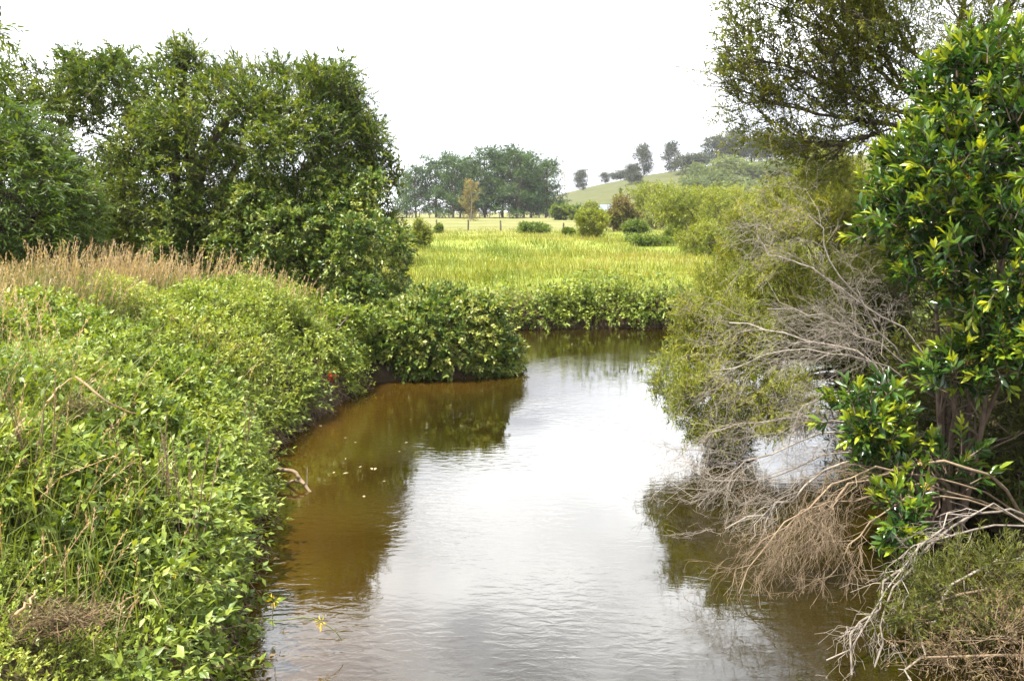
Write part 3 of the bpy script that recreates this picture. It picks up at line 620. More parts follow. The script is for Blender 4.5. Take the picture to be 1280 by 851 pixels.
# upper tree with long reaching limbs
def reaching_tree():
    b = np.array([7.2, 9.6, gz1(7.2, 9.6)])
    root = thing('overhanging_tree', b, 'fine leaved tree reaching bare dark limbs across the top right sky', 'tree')
    tb = Tubes(); top = np.array([6.6, 9.4, 4.2])
    trunk = curve([b - [0, 0, .1], [7.0, 9.6, 2.4], top, [6.4, 9.3, 6.0], [6.3, 9.3, 7.4]], 12); tb.add(trunk, np.linspace(.17, .07, 12)[None], 8)
    tk = tb.build('trunk', M['bark'], root, b)
    lim = [[(1160, 150, 9.2), (1080, 125, 9), (1000, 90, 8.8), (930, 70, 8.6)], [(1160, 165, 9.2), (1070, 150, 9), (990, 135, 8.8), (915, 110, 8.7)],
           [(1165, 170, 9.2), (1085, 172, 9.1), (1040, 182, 9.0), (985, 165, 8.9), (940, 130, 8.8)], [(1160, 120, 9.2), (1090, 80, 9), (1040, 40, 8.8), (960, 5, 8.6)],
           [(1170, 80, 9.2), (1110, 20, 9), (1060, -40, 8.8), (980, -60, 8.6)], [(1175, 130, 9.3), (1100, 60, 9.6), (1050, 0, 9.8), (1000, -40, 10)],
           [(1200, 60, 9.2), (1210, -20, 9), (1180, -80, 8.6), (1120, -120, 8.4)], [(1230, 60, 9.0), (1270, 0, 8.4), (1300, -60, 8)]]
    P = np.array([curve([np.array([6.5, 9.35, 3.6 + .28 * i])] + [px(*q) for q in l], 12, .015) for i, l in enumerate(lim)])
    R = np.linspace(.032, .007, 12)[None].repeat(len(P), 0)
    tb = Tubes(); tb.add(P, R, 6)
    c1, r1 = children(P, R, 17, (.35, 1.0), .5, .25, .07, -.05, 6, bias=(-.1, 0, .12)); tb.add(c1, r1, 4)
    c2, r2 = children(c1, r1, 10, (.18, .5), .6, .2, .08, -.1, 5, bias=(0, 0, .15)); tb.add(c2, np.maximum(r2, .0018), 3)
    limb_tubes = tb
    e = np.concatenate([c2[:, 2], c2[:, 4], c2[:, 3], c1[:, 5]]); d = np.concatenate([c2[:, 3] - c2[:, 1], c2[:, 4] - c2[:, 3], c2[:, 4] - c2[:, 2], c1[:, 5] - c1[:, 4]])
    k = RNG.uniform(size=len(e)) < (.55 + .45 * sstep(-.6, .5, wob(e, 1.6))); e, d = e[k], d[k]
    k = RNG.uniform(size=len(e)) < .35; e = np.concatenate([e, e[k] + RNG.normal(scale=.12, size=(k.sum(), 3))]); d = np.concatenate([d, d[k]]); e = np.where(RNG.uniform(size=len(e)) < .15, 1, 0)[:, None] * RNG.normal(scale=.1, size=e.shape) + e
    k = e[:, 0] / e[:, 1] > RNG.normal(.262, .012, len(e)); e, d = e[k], d[k]          # the sparse outermost shoots have lost their leaves
    d = unit(d) + RNG.normal(scale=.4, size=d.shape) + np.array([0, 0, .15])
    pos, ax, nr, t, tw = spray(e, d, .28 * RNG.uniform(.6, 1.3, len(e)), 16, (.9, .5), .08)
    lv = Leaves(); lv.add(pos, ax, nr, .056 * RNG.uniform(.6, 1.3, len(pos)), .32, np.clip(np.repeat(RNG.uniform(0, 1, len(e)), 16) + RNG.normal(scale=.12, size=len(pos)), 0, 1))
    limb_tubes.add(tw[:, [0, 3]], np.array([[.0018, .0011]]), 3); limb_tubes.build('limbs', M['bark'], root, b)
    # denser dark crown above the frame's right
    P2, N2 = on_lobes([lobe(1230, 20, 9.0, 95, 80), lobe(1180, -60, 9.0, 120, 80), lobe(1290, 90, 8.4, 70, 90), lobe(1110, 60, 9.4, 60, 60)], 2600, .4)
    pos, ax, nr, t, tw = spray(P2, N2 + np.array([-.2, 0, .2]) + RNG.normal(scale=.5, size=P2.shape), .34, 16, (.9, .5), .12)
    lv.add(pos, ax, nr, .045 * RNG.uniform(.6, 1.3, len(pos)), .28, np.clip(np.repeat(RNG.uniform(0, .7, len(P2)), 16), 0, 1))
    lv.build('crown', RHOMB, M['tea_mid'], root, b)
reaching_tree()

# glossy-leaved shrub
def glossy():
    b = np.array([3.75, 6.6, gz1(3.75, 6.6)])
    root = thing('glossy_shrub', b, 'glossy broad leaved shrub with yellow flower tufts on the right bank', 'shrub')
    lb = [lobe(1200, 210, 6.5, 85, 80), lobe(1150, 250, 6.6, 75, 70), lobe(1215, 110, 6.6, 62, 62), lobe(1265, 180, 6.2, 60, 90), lobe(1240, 320, 6.1, 75, 70), lobe(1170, 330, 6.5, 60, 40),
          lobe(1260, 420, 6.0, 60, 50), lobe(1068, 520, 6.2, 44, 44), lobe(1110, 570, 6.2, 50, 30), lobe(1112, 645, 5.8, 34, 38), lobe(1160, 590, 6.1, 45, 40), lobe(1180, 460, 6.2, 45, 30), lobe(1180, 75, 6.7, 30, 30)]
    for l in lb: l[0] += .10
    P, Nn = on_lobes(lb, 1150, lo=.45, hi=1.12, skip=.7, gap=.2, gscale=3.0)
    D = unit(Nn * .8 + np.array([-.05, 0, .75]) + RNG.normal(scale=.35, size=P.shape)); Ls = .20 * RNG.uniform(.7, 1.4, len(P)); S = P - D * Ls[:, None] * .6
    pos, ax, nr, t, tw = spray(S, D, Ls, 13, (1.35, .35), .02, t0=.2, jit=.12, up=1.0)
    # young leaves at the shoot tips are yellow green, old ones deep green
    young = np.repeat(RNG.uniform(0, 1, len(P)) ** .8, 13)
    ti = np.clip(.08 + .25 * RNG.uniform(size=len(pos)) + np.clip(t - .35, 0, 1) * 1.7 * young, 0, 1)
    lv = Leaves(); lv.add(pos, ax, nr, .125 * RNG.uniform(.65, 1.2, len(pos)) * (1.05 - .25 * t), .30, ti)
    leaf_objects(lv, LEAF8, 'glossy', root, b, 300, lambda d: np.where(in_frame(d), -d[3] / cam_dist(d), 1))
    tb = Tubes()
    for l in lb:
        b0 = b + np.array([RNG.normal(scale=.12), RNG.normal(scale=.12), -.05]); e = l[:3]
        pl = curve([b0, b0 * .55 + e * .45 + np.array([.1, .1, .2]), e], 9, .015); R = np.linspace(.032, .010, 9)[None]; tb.add(pl, R, 6)
        c1, r1 = children(pl[None], R, 10, (.15, .5), .7, .35, .07, -.1); tb.add(c1, r1, 4)
    tb.add(tw, np.array([.006, .005, .004, .003])[None], 4); tb.build('stems', M['bark_tea'], root, b)
    # flower tufts
    k = RNG.permutation(len(P))[:70]
    for i in k:
        fl = Leaves(); m = 26; c = S[i] + D[i] * Ls[i] * .75; dd = rdirs(m)
        fl.add(c + dd * RNG.uniform(.0, .035, (m, 1)), dd, rdirs(m), .016, .7, RNG.uniform(0, 1, m)); fl.build('flower_tuft', RHOMB, M['petal_y'], root, b)
glossy()

# dead grey branches reaching over the water
def dead(name, label, root_xyz, limbs, mat, lev, trunk_r=.02, wig=.02):
    b = np.array([root_xyz[0], root_xyz[1], gz1(root_xyz[0], root_xyz[1])])
    root = thing(name, b, label, 'dead branches')
    P = np.array([curve([b + [0, 0, .05] + RNG.normal(scale=.05, size=3)] + [px(*q) for q in l], 14, wig) for l in limbs]); R = np.linspace(trunk_r, .006, 14)[None].repeat(len(P), 0) * RNG.uniform(.6, 1.2, (len(P), 1))
    tb = Tubes(); tb.add(P, R, 6); tb.build('limbs', M[mat], root, b)
    tb = Tubes(); p, r = P, R
    for j, (n, ln, ang, g) in enumerate(lev):
        p, r = children(p, r, n, ln, ang, .35 if j == 0 else .15, .10, g, 6); r = np.maximum(r * .8, .0011); q_ = [0, 2, 3, 5] if j else [0, 1, 2, 3, 4, 5]; tb.add(p[:, q_], r[:, q_], 4 if j == 0 else 3)
    tb.build('twigs', M[mat], root, b)
dead('dead_branches', 'bleached grey dead branches fanning over the water from the right bank', (4.7, 7.6),
     [[(1130, 470, 7.3), (1050, 440, 7.2), (960, 445, 7.3), (895, 465, 7.5)], [(1130, 500, 7.2), (1040, 490, 7.1), (1000, 515, 7.1), (985, 560, 7.1)],
      [(1130, 540, 7.2), (1010, 550, 7.2), (915, 590, 7.3), (865, 640, 7.4)], [(1140, 560, 7.0), (1040, 570, 7.0), (950, 600, 7.1), (880, 600, 7.4)],
      [(1150, 430, 7.6), (1060, 370, 7.6), (1005, 330, 7.7), (960, 320, 7.8)], [(1150, 520, 7.3), (1080, 450, 7.3), (990, 420, 7.5), (915, 405, 7.8)],
      [(1150, 480, 7.5), (1090, 400, 7.5), (1040, 330, 7.6), (1020, 270, 7.7)], [(1130, 550, 7.1), (1020, 600, 6.9), (960, 640, 6.7), (890, 665, 6.8)],
      [(1140, 460, 7.4), (1040, 400, 7.4), (960, 385, 7.5)], [(1120, 540, 7.2), (1010, 520, 7.4), (930, 530, 7.6), (880, 545, 7.8)]],
     'bark_dead', [(13, (.25, .8), .5, .08), (7, (.15, .42), .6, .12), (4, (.07, .22), .6, .15)], .012)
dead('drooping_dead_branches', 'brown dead branches drooping to the water below the glossy shrub', (4.3, 6.2),
     [[(1190, 600, 6.0), (1080, 590, 5.9), (990, 650, 5.7), (925, 740, 5.55)], [(1180, 610, 6.0), (1080, 620, 5.9), (1010, 640, 5.8), (935, 700, 5.7)],
      [(1200, 620, 5.9), (1120, 630, 5.8), (1060, 680, 5.7), (1040, 730, 5.6)], [(1230, 590, 5.9), (1130, 580, 6.0), (1050, 620, 5.9), (1000, 690, 5.75)]],
     'bark_brown', [(14, (.2, .6), .5, .22), (7, (.1, .3), .55, .3), (4, (.05, .15), .5, .3)], .012)
dead('hanging_dead_twigs', 'pale crooked dead twigs hanging into the water at lower right', (4.2, 4.9),
     [[(1260, 645, 5.2), (1180, 655, 5.0), (1110, 730, 4.8), (1045, 830, 4.55)], [(1270, 660, 5.1), (1170, 680, 4.9), (1110, 750, 4.75), (1095, 830, 4.5)],
      [(1280, 640, 5.2), (1220, 650, 5.1), (1150, 700, 4.9), (1080, 760, 4.75), (1060, 845, 4.5)], [(1280, 690, 5.0), (1200, 720, 4.8), (1150, 790, 4.6), (1140, 850, 4.4)]],
     'bark_dead', [(11, (.12, .35), .6, .3), (6, (.06, .18), .75, .3)], .0075, .03)
low = [lobe(1190, 735, 4.75, 65, 45), lobe(1250, 720, 4.6, 60, 55), lobe(1140, 770, 4.6, 35, 25)]
bush('low_fine_bush', np.array([4.1, 4.9, gz1(4.1, 4.9)]), low, 'fine leaved green bush at the lower right corner', 'shrub', mat='tea_dark', bark='bark_brown', nspray=650, L=.24, n=18, tpl=RHOMB,
     size=.04, width=.2, ang=(.7, .4), stems=6, trunk_r=.015, tint=(.3, 1), lo=.4, droop=.1, twig_r=.0014)
low2 = [lobe(1210, 810, 4.3, 70, 40), lobe(1270, 790, 4.2, 50, 60)]
bush('brown_dead_bush', np.array([4.0, 4.4, gz1(4.0, 4.4)]), low2, 'brown dried out bush at the bottom right corner', 'shrub', mat='brown', bark='bark_brown', nspray=330, L=.24, n=12, tpl=RHOMB,
     size=.028, width=.2, ang=(.7, .4), stems=6, trunk_r=.015, tint=(.3, 1), lo=.4, droop=.3, zmin=.04, twig_r=.0018)

# ---- middle distance shrubs
def field_bush(x, ybase, Y, wpx, hpx, mat, label, name='field_shrub', cone=False, **kw):
    c = px(x, ybase, Y); b = np.array([c[0], Y, gz1(c[0], Y)]); k = Y / F / .987
    w = wpx * k / 2; h = hpx * k
    if cone:
        lobes = [[b[0], Y, b[2] + h * f, w * (1 - f) * 1.1 + .1, w * (1 - f) * 1.1 + .1, h * .22] for f in (.15, .35, .55, .75, .9)]
    else:
        lobes = [[b[0], Y, b[2] + h * .4, w * .6, w * .6, h * .42]] + [[b[0] + RNG.uniform(-.75, .75) * w, Y + RNG.uniform(-.5, .5) * w, b[2] + h * RNG.uniform(.2, .75), w * RNG.uniform(.22, .5), w * .4, h * RNG.uniform(.16, .34)] for _ in range(9)]
    sz = max(.09, 3.2 * k)
    args = dict(mat=mat, nspray=int(420 + wpx * hpx * .18), L=max(.3, .24 * h), n=9, tpl=RHOMB, size=sz, width=.45, stems=5, rnd=.8, gap=.2, gscale=5 / h, upw=.7, hi=1.25, trunk_r=.02 * h ** .5 + .01, zmin=b[2] + .02, lo=.35, twigs=Y < 60)
    args.update(kw)
    return bush(name, b, lobes, label, 'shrub', 'shrubs scattered over the paddock', **args)
field_bush(668, 294, 58, 40, 15, 'shrub_g', 'low rounded dark green bush alone in the paddock')
field_bush(741, 301, 48, 46, 40, 'shrub_y', 'loose yellow green bush left of the bare earth patch', droop=.1)
field_bush(700, 276, 130, 24, 20, 'shrub_g', 'dark green bush at the right foot of the pine grove')
field_bush(722, 276, 128, 26, 22, 'shrub_g', 'bushy green shrub left of the blue grey shed')
field_bush(737, 272, 118, 22, 26, 'shrub_y', 'pale lime shrub close in front of the shed')
field_bush(776, 291, 65, 44, 48, 'shrub_r', 'russet brown twiggy bush beside the yellow green shrubs', tint=(0, 1))
field_bush(822, 292, 74, 100, 58, 'shrub_y', 'big domed yellow green shrub right of the russet bush')
field_bush(792, 292, 60, 36, 20, 'shrub_g', 'small dark shrub at the foot of the big yellow green dome')
field_bush(845, 297, 50, 26, 26, 'shrub_g', 'small upright bright green shrub before the lime thicket', cone=True)
field_bush(812, 307, 40, 62, 14, 'shrub_g', 'low spreading dark green mat of foliage in the paddock', tpl=OVAL)
field_bush(880, 302, 46, 120, 62, 'shrub_y', 'lime yellow shrub in the thicket right of the paddock')
field_bush(935, 302, 40, 120, 72, 'shrub_y', 'tall lime shrub next to the near tea tree')
field_bush(890, 326, 32, 90, 46, 'shrub_y', 'mid green bush at the paddock corner by the tea tree')
field_bush(985, 300, 45, 90, 70, 'shrub_y', 'yellow green shrub half hidden behind the tea tree')
field_bush(1060, 300, 42, 110, 80, 'shrub_y', 'olive shrub almost hidden behind the right bank trees')
field_bush(862, 290, 90, 90, 50, 'shrub_y', 'pale lime shrub behind the thicket under the willows')
field_bush(920, 285, 95, 70, 50, 'shrub_y', 'yellow shrub directly below the grey green willows')
field_bush(549, 292, 62, 10, 12, 'shrub_g', 'tiny dark shrub near the paddock fence')
field_bush(710, 296, 55, 14, 9, 'shrub_g', 'tiny green tuft between two paddock bushes')
field_bush(838, 268, 120, 24, 42, 'shrub_y', 'narrow pointed lime conifer rising above the shrubs', name='conical_conifer', cone=True)
field_bush(775, 268, 130, 20, 34, 'shrub_g', 'small pointed olive conifer behind the russet bush', name='conical_conifer', cone=True)
field_bush(523, 300, 36, 30, 38, 'shrub_y', 'loose yellow green shrub at the left end of the paddock', droop=.1)
field_bush(505, 330, 26, 34, 50, 'shrub_g', 'green shrub between the honeysuckle mantle and the paddock')

# ---- pine grove
def far_tree(name, label, group, b, H, W, mat, bark, kind, nl=3200, size=.5, seed_obj=None, trunk_r=None):
    """a far tree; kind: 'pine', 'gum', 'round'. Built about its own base so that copies can share it"""
    root = thing(name, b, label, 'tree', group)
    if seed_obj is not None:
        for ch in seed_obj.children:
            c = ch.copy(); scene.collection.objects.link(c); c.parent = root
        return root
    tb = Tubes(); tr = trunk_r or .02 * H
    tk = curve([[0, 0, -.2], [RNG.normal(scale=.03 * H), RNG.normal(scale=.02 * H), .5 * H], [0, 0, .95 * H]], 9); tb.add(tk, np.linspace(tr, tr * .25, 9)[None], 7)
    lobes = []
    if kind == 'pine':
        for f in np.linspace(.10, .97, 21):
            for a in RNG.uniform(0, 6.28, 3):
                rr = W * .5 * (1.02 - .62 * f ** 2.2) * RNG.uniform(.4, .85); s = W * RNG.uniform(.09, .165)
                lobes.append([rr * math.cos(a), rr * math.sin(a), H * (f + RNG.normal(scale=.02)), s, s, s * .55])
    elif kind == 'gum':
        for f, wd in ((.15, .5), (.25, .7), (.38, .8), (.5, .95), (.62, 1), (.72, .75), (.8, .85), (.9, .6), (.97, .3)):
            for a in RNG.uniform(0, 6.28, 3):
                rr = W * .5 * wd * RNG.uniform(.25, .8); s = W * RNG.uniform(.11, .19)
                lobes.append([rr * math.cos(a), rr * math.sin(a), H * (f + RNG.normal(scale=.03)), s, s, s * .8])
    else:
        lobes.append([0, 0, H * .45, W * .40, W * .40, H * .42])
        for a in RNG.uniform(0, 6.28, 9):
            rr = W * .5 * RNG.uniform(.4, .75); s = W * RNG.uniform(.18, .27)
            lobes.append([rr * math.cos(a), rr * math.sin(a), H * RNG.uniform(.15, .82), s, s, s * .9])
    for l in lobes:
        e = np.array(l[:3]); h0 = max(.12 * H, e[2] - .22 * math.hypot(e[0], e[1]) - .05 * H); s0 = np.array([0, 0, min(h0, .93 * H)])
        tb.add(curve([s0, s0 * .5 + e * .5 + np.array([0, 0, .01 * H]), e], 5), np.linspace(tr * .3, tr * .08, 5)[None], 4)
    P, Nn = on_lobes(lobes, nl // 6, lo=.3, hi=1.1, skip=.3)
    D = unit(Nn * .8 + np.array([0, 0, .5]) + RNG.normal(scale=.5, size=P.shape))
    pos, ax, nr, t, tw = spray(P - D * size, D, size * 2.2, 6, (.8, .4), .1 if kind != 'round' else .2)
    lv = Leaves(); lv.add(pos, ax, nr, size * RNG.uniform(.7, 1.3, len(pos)), .45, np.clip(np.repeat(RNG.uniform(0, 1, len(P)), 6) + RNG.normal(scale=.1, size=len(pos)), 0, 1))
    tb.build('trunk', M[bark], root); lv.build('crown', RHOMB, M[mat], root)
    return root
def far_spot(x, ybase_or_none, Y):
    c = px(x, 270, Y); return np.array([c[0], Y, gz1(c[0], Y)])
pines = [(520, 168, 12.5, 7), (545, 172, 14.5, 9), (566, 166, 15.2, 9.5), (590, 178, 15.0, 9), (606, 168, 16.4, 10), (628, 174, 16.8, 10), (646, 166, 16.6, 10.5), (664, 172, 16.0, 10), (682, 168, 14.0, 9), (508, 176, 11, 6), (575, 186, 15.5, 9), (655, 184, 16, 9)]
words = ['slim pine second from the left end of the grove', 'pine third from the left of the grove', 'tall pine left of the golden tree', 'pine rising directly behind the golden tree', 'tallest domed pine at the middle of the grove',
         'pine just right of the tallest pine in the grove', 'broad pine third from the right end of the grove', 'pine second from the right end of the grove', 'outermost pine at the right end of the grove', 'smallest thin pine at the left end of the grove',
         'rear pine glimpsed behind the left half of the grove', 'rear pine glimpsed behind the right half of the grove']
protos = []
for i, (x, Y, H, W) in enumerate(pines):
    b = far_spot(x, None, Y); src = protos[i % 4] if i >= 4 else None
    o = far_tree('pine_tree', words[i], 'pines of the grove', b, 15.0, 10.0, 'pine', 'bark_pine', 'pine', 9600, .48, src, .26)
    if src is None: protos.append(o)
    o.scale = (W / 10 * 1.12, W / 10 * 1.12, H / 15 * .84); o.rotation_euler = (0, 0, i * 1.7)
# golden tree
g = far_spot(588, None, 128); o = far_tree('golden_tree', 'small golden brown tree with two thin trunks in front of the pines', None, g, 6.0, 4.2, 'gold', 'bark_pale', 'gum', 2200, .30, None, .07)
# bare tree, hill trees
def bare_tree():
    b = far_spot(705, None, 300); root = thing('bare_tree', b, 'bare leafless pale tree on the skyline beside the pines', 'tree'); tb = Tubes()
    P = curve([[0, 0, -.3], [.2, 0, 5], [-.3, 0, 10], [-.8, 0, 14]], 10)[None]; R = np.linspace(.22, .06, 10)[None]; tb.add(P, R, 6); tb.build('trunk', M['bark_pale'], root)
    tb = Tubes(); c1, r1 = children(P, R, 12, (1.5, 4), .45, .35, .08, -.2); tb.add(c1, r1, 4); c2, r2 = children(c1, r1, 5, (.6, 1.8), .5, .3, .1, -.2); tb.add(c2, np.maximum(r2, .03), 3); tb.build('limbs', M['bark_pale'], root)
bare_tree()
hill_trees = [  # x, skyline y of the top, distance, width px, kind, material, label
    (727, 219, 330, 26, 'gum', 'gum', 'open crowned gum tree alone on the left shoulder of the hill'),
    (755, 226, 345, 16, 'gum', 'gum', 'small gum tree left of the tall layered gum on the hill'),
    (775, 216, 350, 22, 'round', 'gum', 'squat dark tree at the left foot of the tall layered gum'),
    (787, 206, 345, 16, 'round', 'gum', 'narrow dark tree touching the tall layered gum'),
    (803, 188, 335, 28, 'gum', 'gum', 'tall layered gum tree with airy top on the hill'),
    (836, 184, 325, 28, 'gum', 'gum', 'second tall gum right of the airy topped one'),
    (860, 192, 310, 38, 'round', 'gum', 'broad brownish gum in front of the ridge wood'),
    (893, 172, 350, 40, 'round', 'gum', 'dark domed tree at the left end of the ridge wood'),
    (915, 168, 355, 40, 'gum', 'gum', 'highest dark tree of the ridge wood'),
    (940, 168, 355, 38, 'round', 'gum', 'dark tree in the middle of the ridge wood'),
    (965, 172, 350, 40, 'round', 'gum', 'dark tree right of the middle of the ridge wood'),
    (992, 174, 350, 42, 'round', 'gum', 'dark tree of the ridge wood close to the tea tree limbs'),
    (1025, 176, 350, 46, 'round', 'gum', 'dark tree at the right end of the ridge wood'),
    (885, 206, 260, 44, 'round', 'willow', 'grey green willow leftmost on the hill slope'),
    (920, 198, 262, 56, 'round', 'willow', 'largest pale willow in the middle of the slope'),
    (955, 200, 262, 50, 'round', 'willow', 'pale willow right of the largest one'),
    (990, 196, 258, 50, 'round', 'willow', 'pale willow near the tea tree on the slope'),
    (1025, 198, 258, 54, 'round', 'willow', 'rightmost pale willow behind the tea tree'),
    (870, 225, 235, 36, 'round', 'willow', 'lower grey green willow at the foot of the brownish gum'),
    (940, 222, 230, 60, 'round', 'willow', 'low front willow beneath the largest one'),
    (792, 248, 300, 16, 'round', 'gum', 'small dark bush tree on the bare hill face'),
]
src = {}
for i, (x, yt, Y, w, kind, mat, lab) in enumerate(hill_trees):
    b = far_spot(x, None, Y); top = px(x, yt - 4, Y)[2]; H = max(4.0, top - b[2]); W = w * Y / F * (1.0 if kind == 'gum' else 1.2)
    key = (kind, mat, i % 2 if mat == 'willow' else i % 3)
    o = far_tree({'willow': 'willow_tree'}.get(mat, 'gum_tree'), lab, 'willows on the slope' if mat == 'willow' else 'trees on the hill', b, 12., 12., mat, 'bark_pale' if kind == 'gum' else 'bark', kind, 6500 if kind == 'gum' else 10500, .66, src.get(key), .2)
    src.setdefault(key, o); o.scale = (W / 12 * 1.15, W / 12 * 1.15, H / 12); o.rotation_euler = (0, 0, i * 2.1)

# ---- fences
def fence(name, label, posts, h, wires, r):
    p0 = np.array([posts[0][0], posts[0][1], gz1(*posts[0][:2])]); root = thing(name, p0, label, 'fence')
    tops = []
    for i, (x, y, hh) in enumerate(posts):
        z = gz1(x, y); tb = Tubes(); lean = RNG.normal(scale=.04, size=2)
        pl = np.array([[x, y, z - .2], [x + lean[0] * .5, y, z + hh * .5], [x + lean[0], y + lean[1], z + hh]]); tb.add(pl, r * np.array([1.05, 1, .92])[None], 7)
        tb.add(np.array([[x + lean[0], y + lean[1], z + hh], [x + lean[0], y + lean[1], z + hh + .006]]), np.array([[r * .92, .001]]), 7)
        tb.build('post', M['post'], root, p0); tops.append((x, y, z))
    for f in wires:
        tb = Tubes(); tb.add(np.array([[x, y - r, z + h * f] for x, y, z in tops]), .006, 3); tb.build('wire', M['post'], root, p0)
fp = []
for x, Y, hh in ((505, 74, .9), (546, 72, 1.0), (585, 70, .95), (626, 68, .85), (664, 67, .8), (704, 66, .8), (752, 64, .8)):
    c = px(x, 290, Y); fp.append((c[0], Y, hh))
fence('paddock_fence', 'wire fence on weathered timber posts crossing the paddock', fp, 1.0, (.35, .6, .88), .075)
fp = [(px(x, 270, 158)[0], 158 + RNG.normal(scale=.3), 1.2 + RNG.normal(scale=.08)) for x in np.linspace(512, 712, 17)]
fence('grove_fence', 'far post and wire fence along the foot of the pine grove', fp, 1.1, (.4, .9), .11)

# ---- shed beyond the shrubs
def shed():
    m = bpy.data.materials.new('painted_iron'); m.use_nodes = True; t = m.node_tree; bs = t.nodes['Principled BSDF']; bs.inputs['Roughness'].default_value = .5
    geo = N(t, 'ShaderNodeNewGeometry'); ns = N(t, 'ShaderNodeTexNoise'); ns.inputs['Scale'].default_value = .8; t.links.new(geo.outputs['Position'], ns.inputs['Vector'])
    t.links.new(ramp(t, [(.3, (.12, .17, .22)), (.7, (.16, .21, .26))], ns.outputs['Fac']).outputs[0], bs.inputs['Base Color'])
    w = bpy.data.materials.new('shed_wall'); w.use_nodes = True; w.node_tree.nodes['Principled BSDF'].inputs['Base Color'].default_value = (.30, .31, .30, 1)
    b = far_spot(751, None, 142); root = thing('shed', b, 'small blue grey shed roof showing between the far shrubs', 'shed')
    L, W, H, R = 3.2, 2.2, 1.5, 2.5
    V = [(-L, -W, 0), (L, -W, 0), (L, W, 0), (-L, W, 0), (-L, -W, H), (L, -W, H), (L, W, H), (-L, W, H), (-L, 0, R), (L, 0, R)]
    link('wall', mesh('wall', V, np.array([[0, 1, 5], [0, 5, 4], [1, 2, 6], [1, 6, 5], [2, 3, 7], [2, 7, 6], [3, 0, 4], [3, 4, 7], [4, 8, 7], [5, 6, 9]]), w), root)
    e = .25
    for s in (-1, 1):
        a = [(-L - e, s * (W + e), H - .12), (L + e, s * (W + e), H - .12), (L + e, 0, R + .05), (-L - e, 0, R + .05)]; V = a + [(x, y, z + .08) for x, y, z in a]
        link('roof', mesh('roof', V, np.array([[0, 1, 2, 3], [4, 7, 6, 5], [0, 4, 5, 1], [1, 5, 6, 2], [2, 6, 7, 3], [3, 7, 4, 0]]), m), root)
    link('door', mesh('door', [(-.5, -W - .03, 0), (.5, -W - .03, 0), (.5, -W - .03, 1.35), (-.5, -W - .03, 1.35), (-.5, -W, 0), (.5, -W, 0), (.5, -W, 1.35), (-.5, -W, 1.35)],
         np.array([[0, 1, 2, 3], [0, 4, 5, 1], [1, 5, 6, 2], [2, 6, 7, 3], [3, 7, 4, 0]]), m), root)
shed()

# ---- small things on the left bank and water
def driftwood():
    b = px(372, 606, 7.95); b[2] = 0; root = thing('driftwood_branch', b, 'forked bleached driftwood stick jutting from the left bank into the water', 'branch'); tb = Tubes()
    A = px(332, 604, 8.0); B = px(368, 590, 7.95); C = px(389, 613, 7.75); Dd = px(352, 606, 8.0)
    C[2] = -.02
    tb.add(curve([px(335, 586, 8.05), px(356, 587, 8.0), B, (B + C) / 2 + [0, 0, .02], C], 10, .004), np.linspace(.022, .016, 10)[None], 7)
    tb.add(curve([A, Dd, px(370, 600, 7.9), px(380, 605, 7.8)], 8, .004), np.linspace(.018, .013, 8)[None], 6)
    tb.build('limbs', M['bark_brown'], root, b)
    tb = Tubes(); tb.add(curve([px(383, 596, 7.9) * [1, 1, 0] + [0, 0, -.05], px(384, 590, 7.9), px(384, 583, 7.9)], 5), np.linspace(.006, .003, 5)[None], 5); tb.build('twigs', M['bark_dead'], root, b)
driftwood()
lf = mesh('floating_leaf', OVAL[0] * [1, .5, .4], OVAL[1], M['straw_leaf'], np.full(5, .5))
for x, y in ((432, 573), (436, 591), (452, 583), (464, 585), (470, 585), (482, 602), (430, 548), (446, 553), (510, 553), (498, 565), (419, 590), (392, 530), (402, 533), (455, 622)):
    v = (y - 425.5) / F; zr = math.sin(PITCH) + math.cos(PITCH) * v; t = CAM[2] / zr; p = [(x - 640) / F * t, t * (math.cos(PITCH) - math.sin(PITCH) * v), .006]
    o = link('floating_leaf', lf, None, p); s = RNG.uniform(.035, .075); o.scale = (s, s, s); o.rotation_euler = (0, 0, RNG.uniform(0, 6.28))
    tag(o, 'pale dead leaf floating on the brown shallows by the left bank', 'leaf', 'floating leaves in the shallows')

def tuft(name, c, n, r, size, width, mat, label, cat, tpl=OVAL, stem_to=None, dirs=None, part='petals'):
    c = np.asarray(c, float); root = thing(name, c, label, cat); d = rdirs(n) if dirs is None else unit(np.asarray(dirs) + RNG.normal(scale=.35, size=(n, 3)))
    lv = Leaves(); lv.add(c + d * RNG.uniform(0, r, (n, 1)), d, rdirs(n) + [0, -.5, .8], size * RNG.uniform(.7, 1.2, n), width, RNG.uniform(0, 1, n)); lv.build(part, tpl, M[mat], root, c)
    if stem_to is not None:
        tb = Tubes(); tb.add(curve([stem_to, (np.asarray(stem_to) + c) / 2 + [0, 0, .03], c], 6), np.linspace(.005, .003, 6)[None], 5); tb.build('stem', M['stem'], root, c)
    return root
def bank_pt(x, y, lift=.0):
    """first point along the pixel's ray that meets the plants on the bank"""
    for Y in np.arange(2.0, 16, .04):
        p = px(x, y, Y)
        if p[2] < gz1(p[0], p[1]) + max(.0, float(veg_h(np.array([p[0]]), np.array([p[1]]))[0])) * 1.15 and river_sd(np.array([p[0]]), np.array([p[1]]))[0] > -.3: return p + [0, 0, lift]
    return p
p = px(416, 468, 11.42); tuft('orange_leaf_cluster', p, 16, .06, .085, .55, 'orange', 'cluster of orange red withered leaves on the bank bush', 'leaf cluster', stem_to=p + [-.1, .25, -.1], part='leaves')
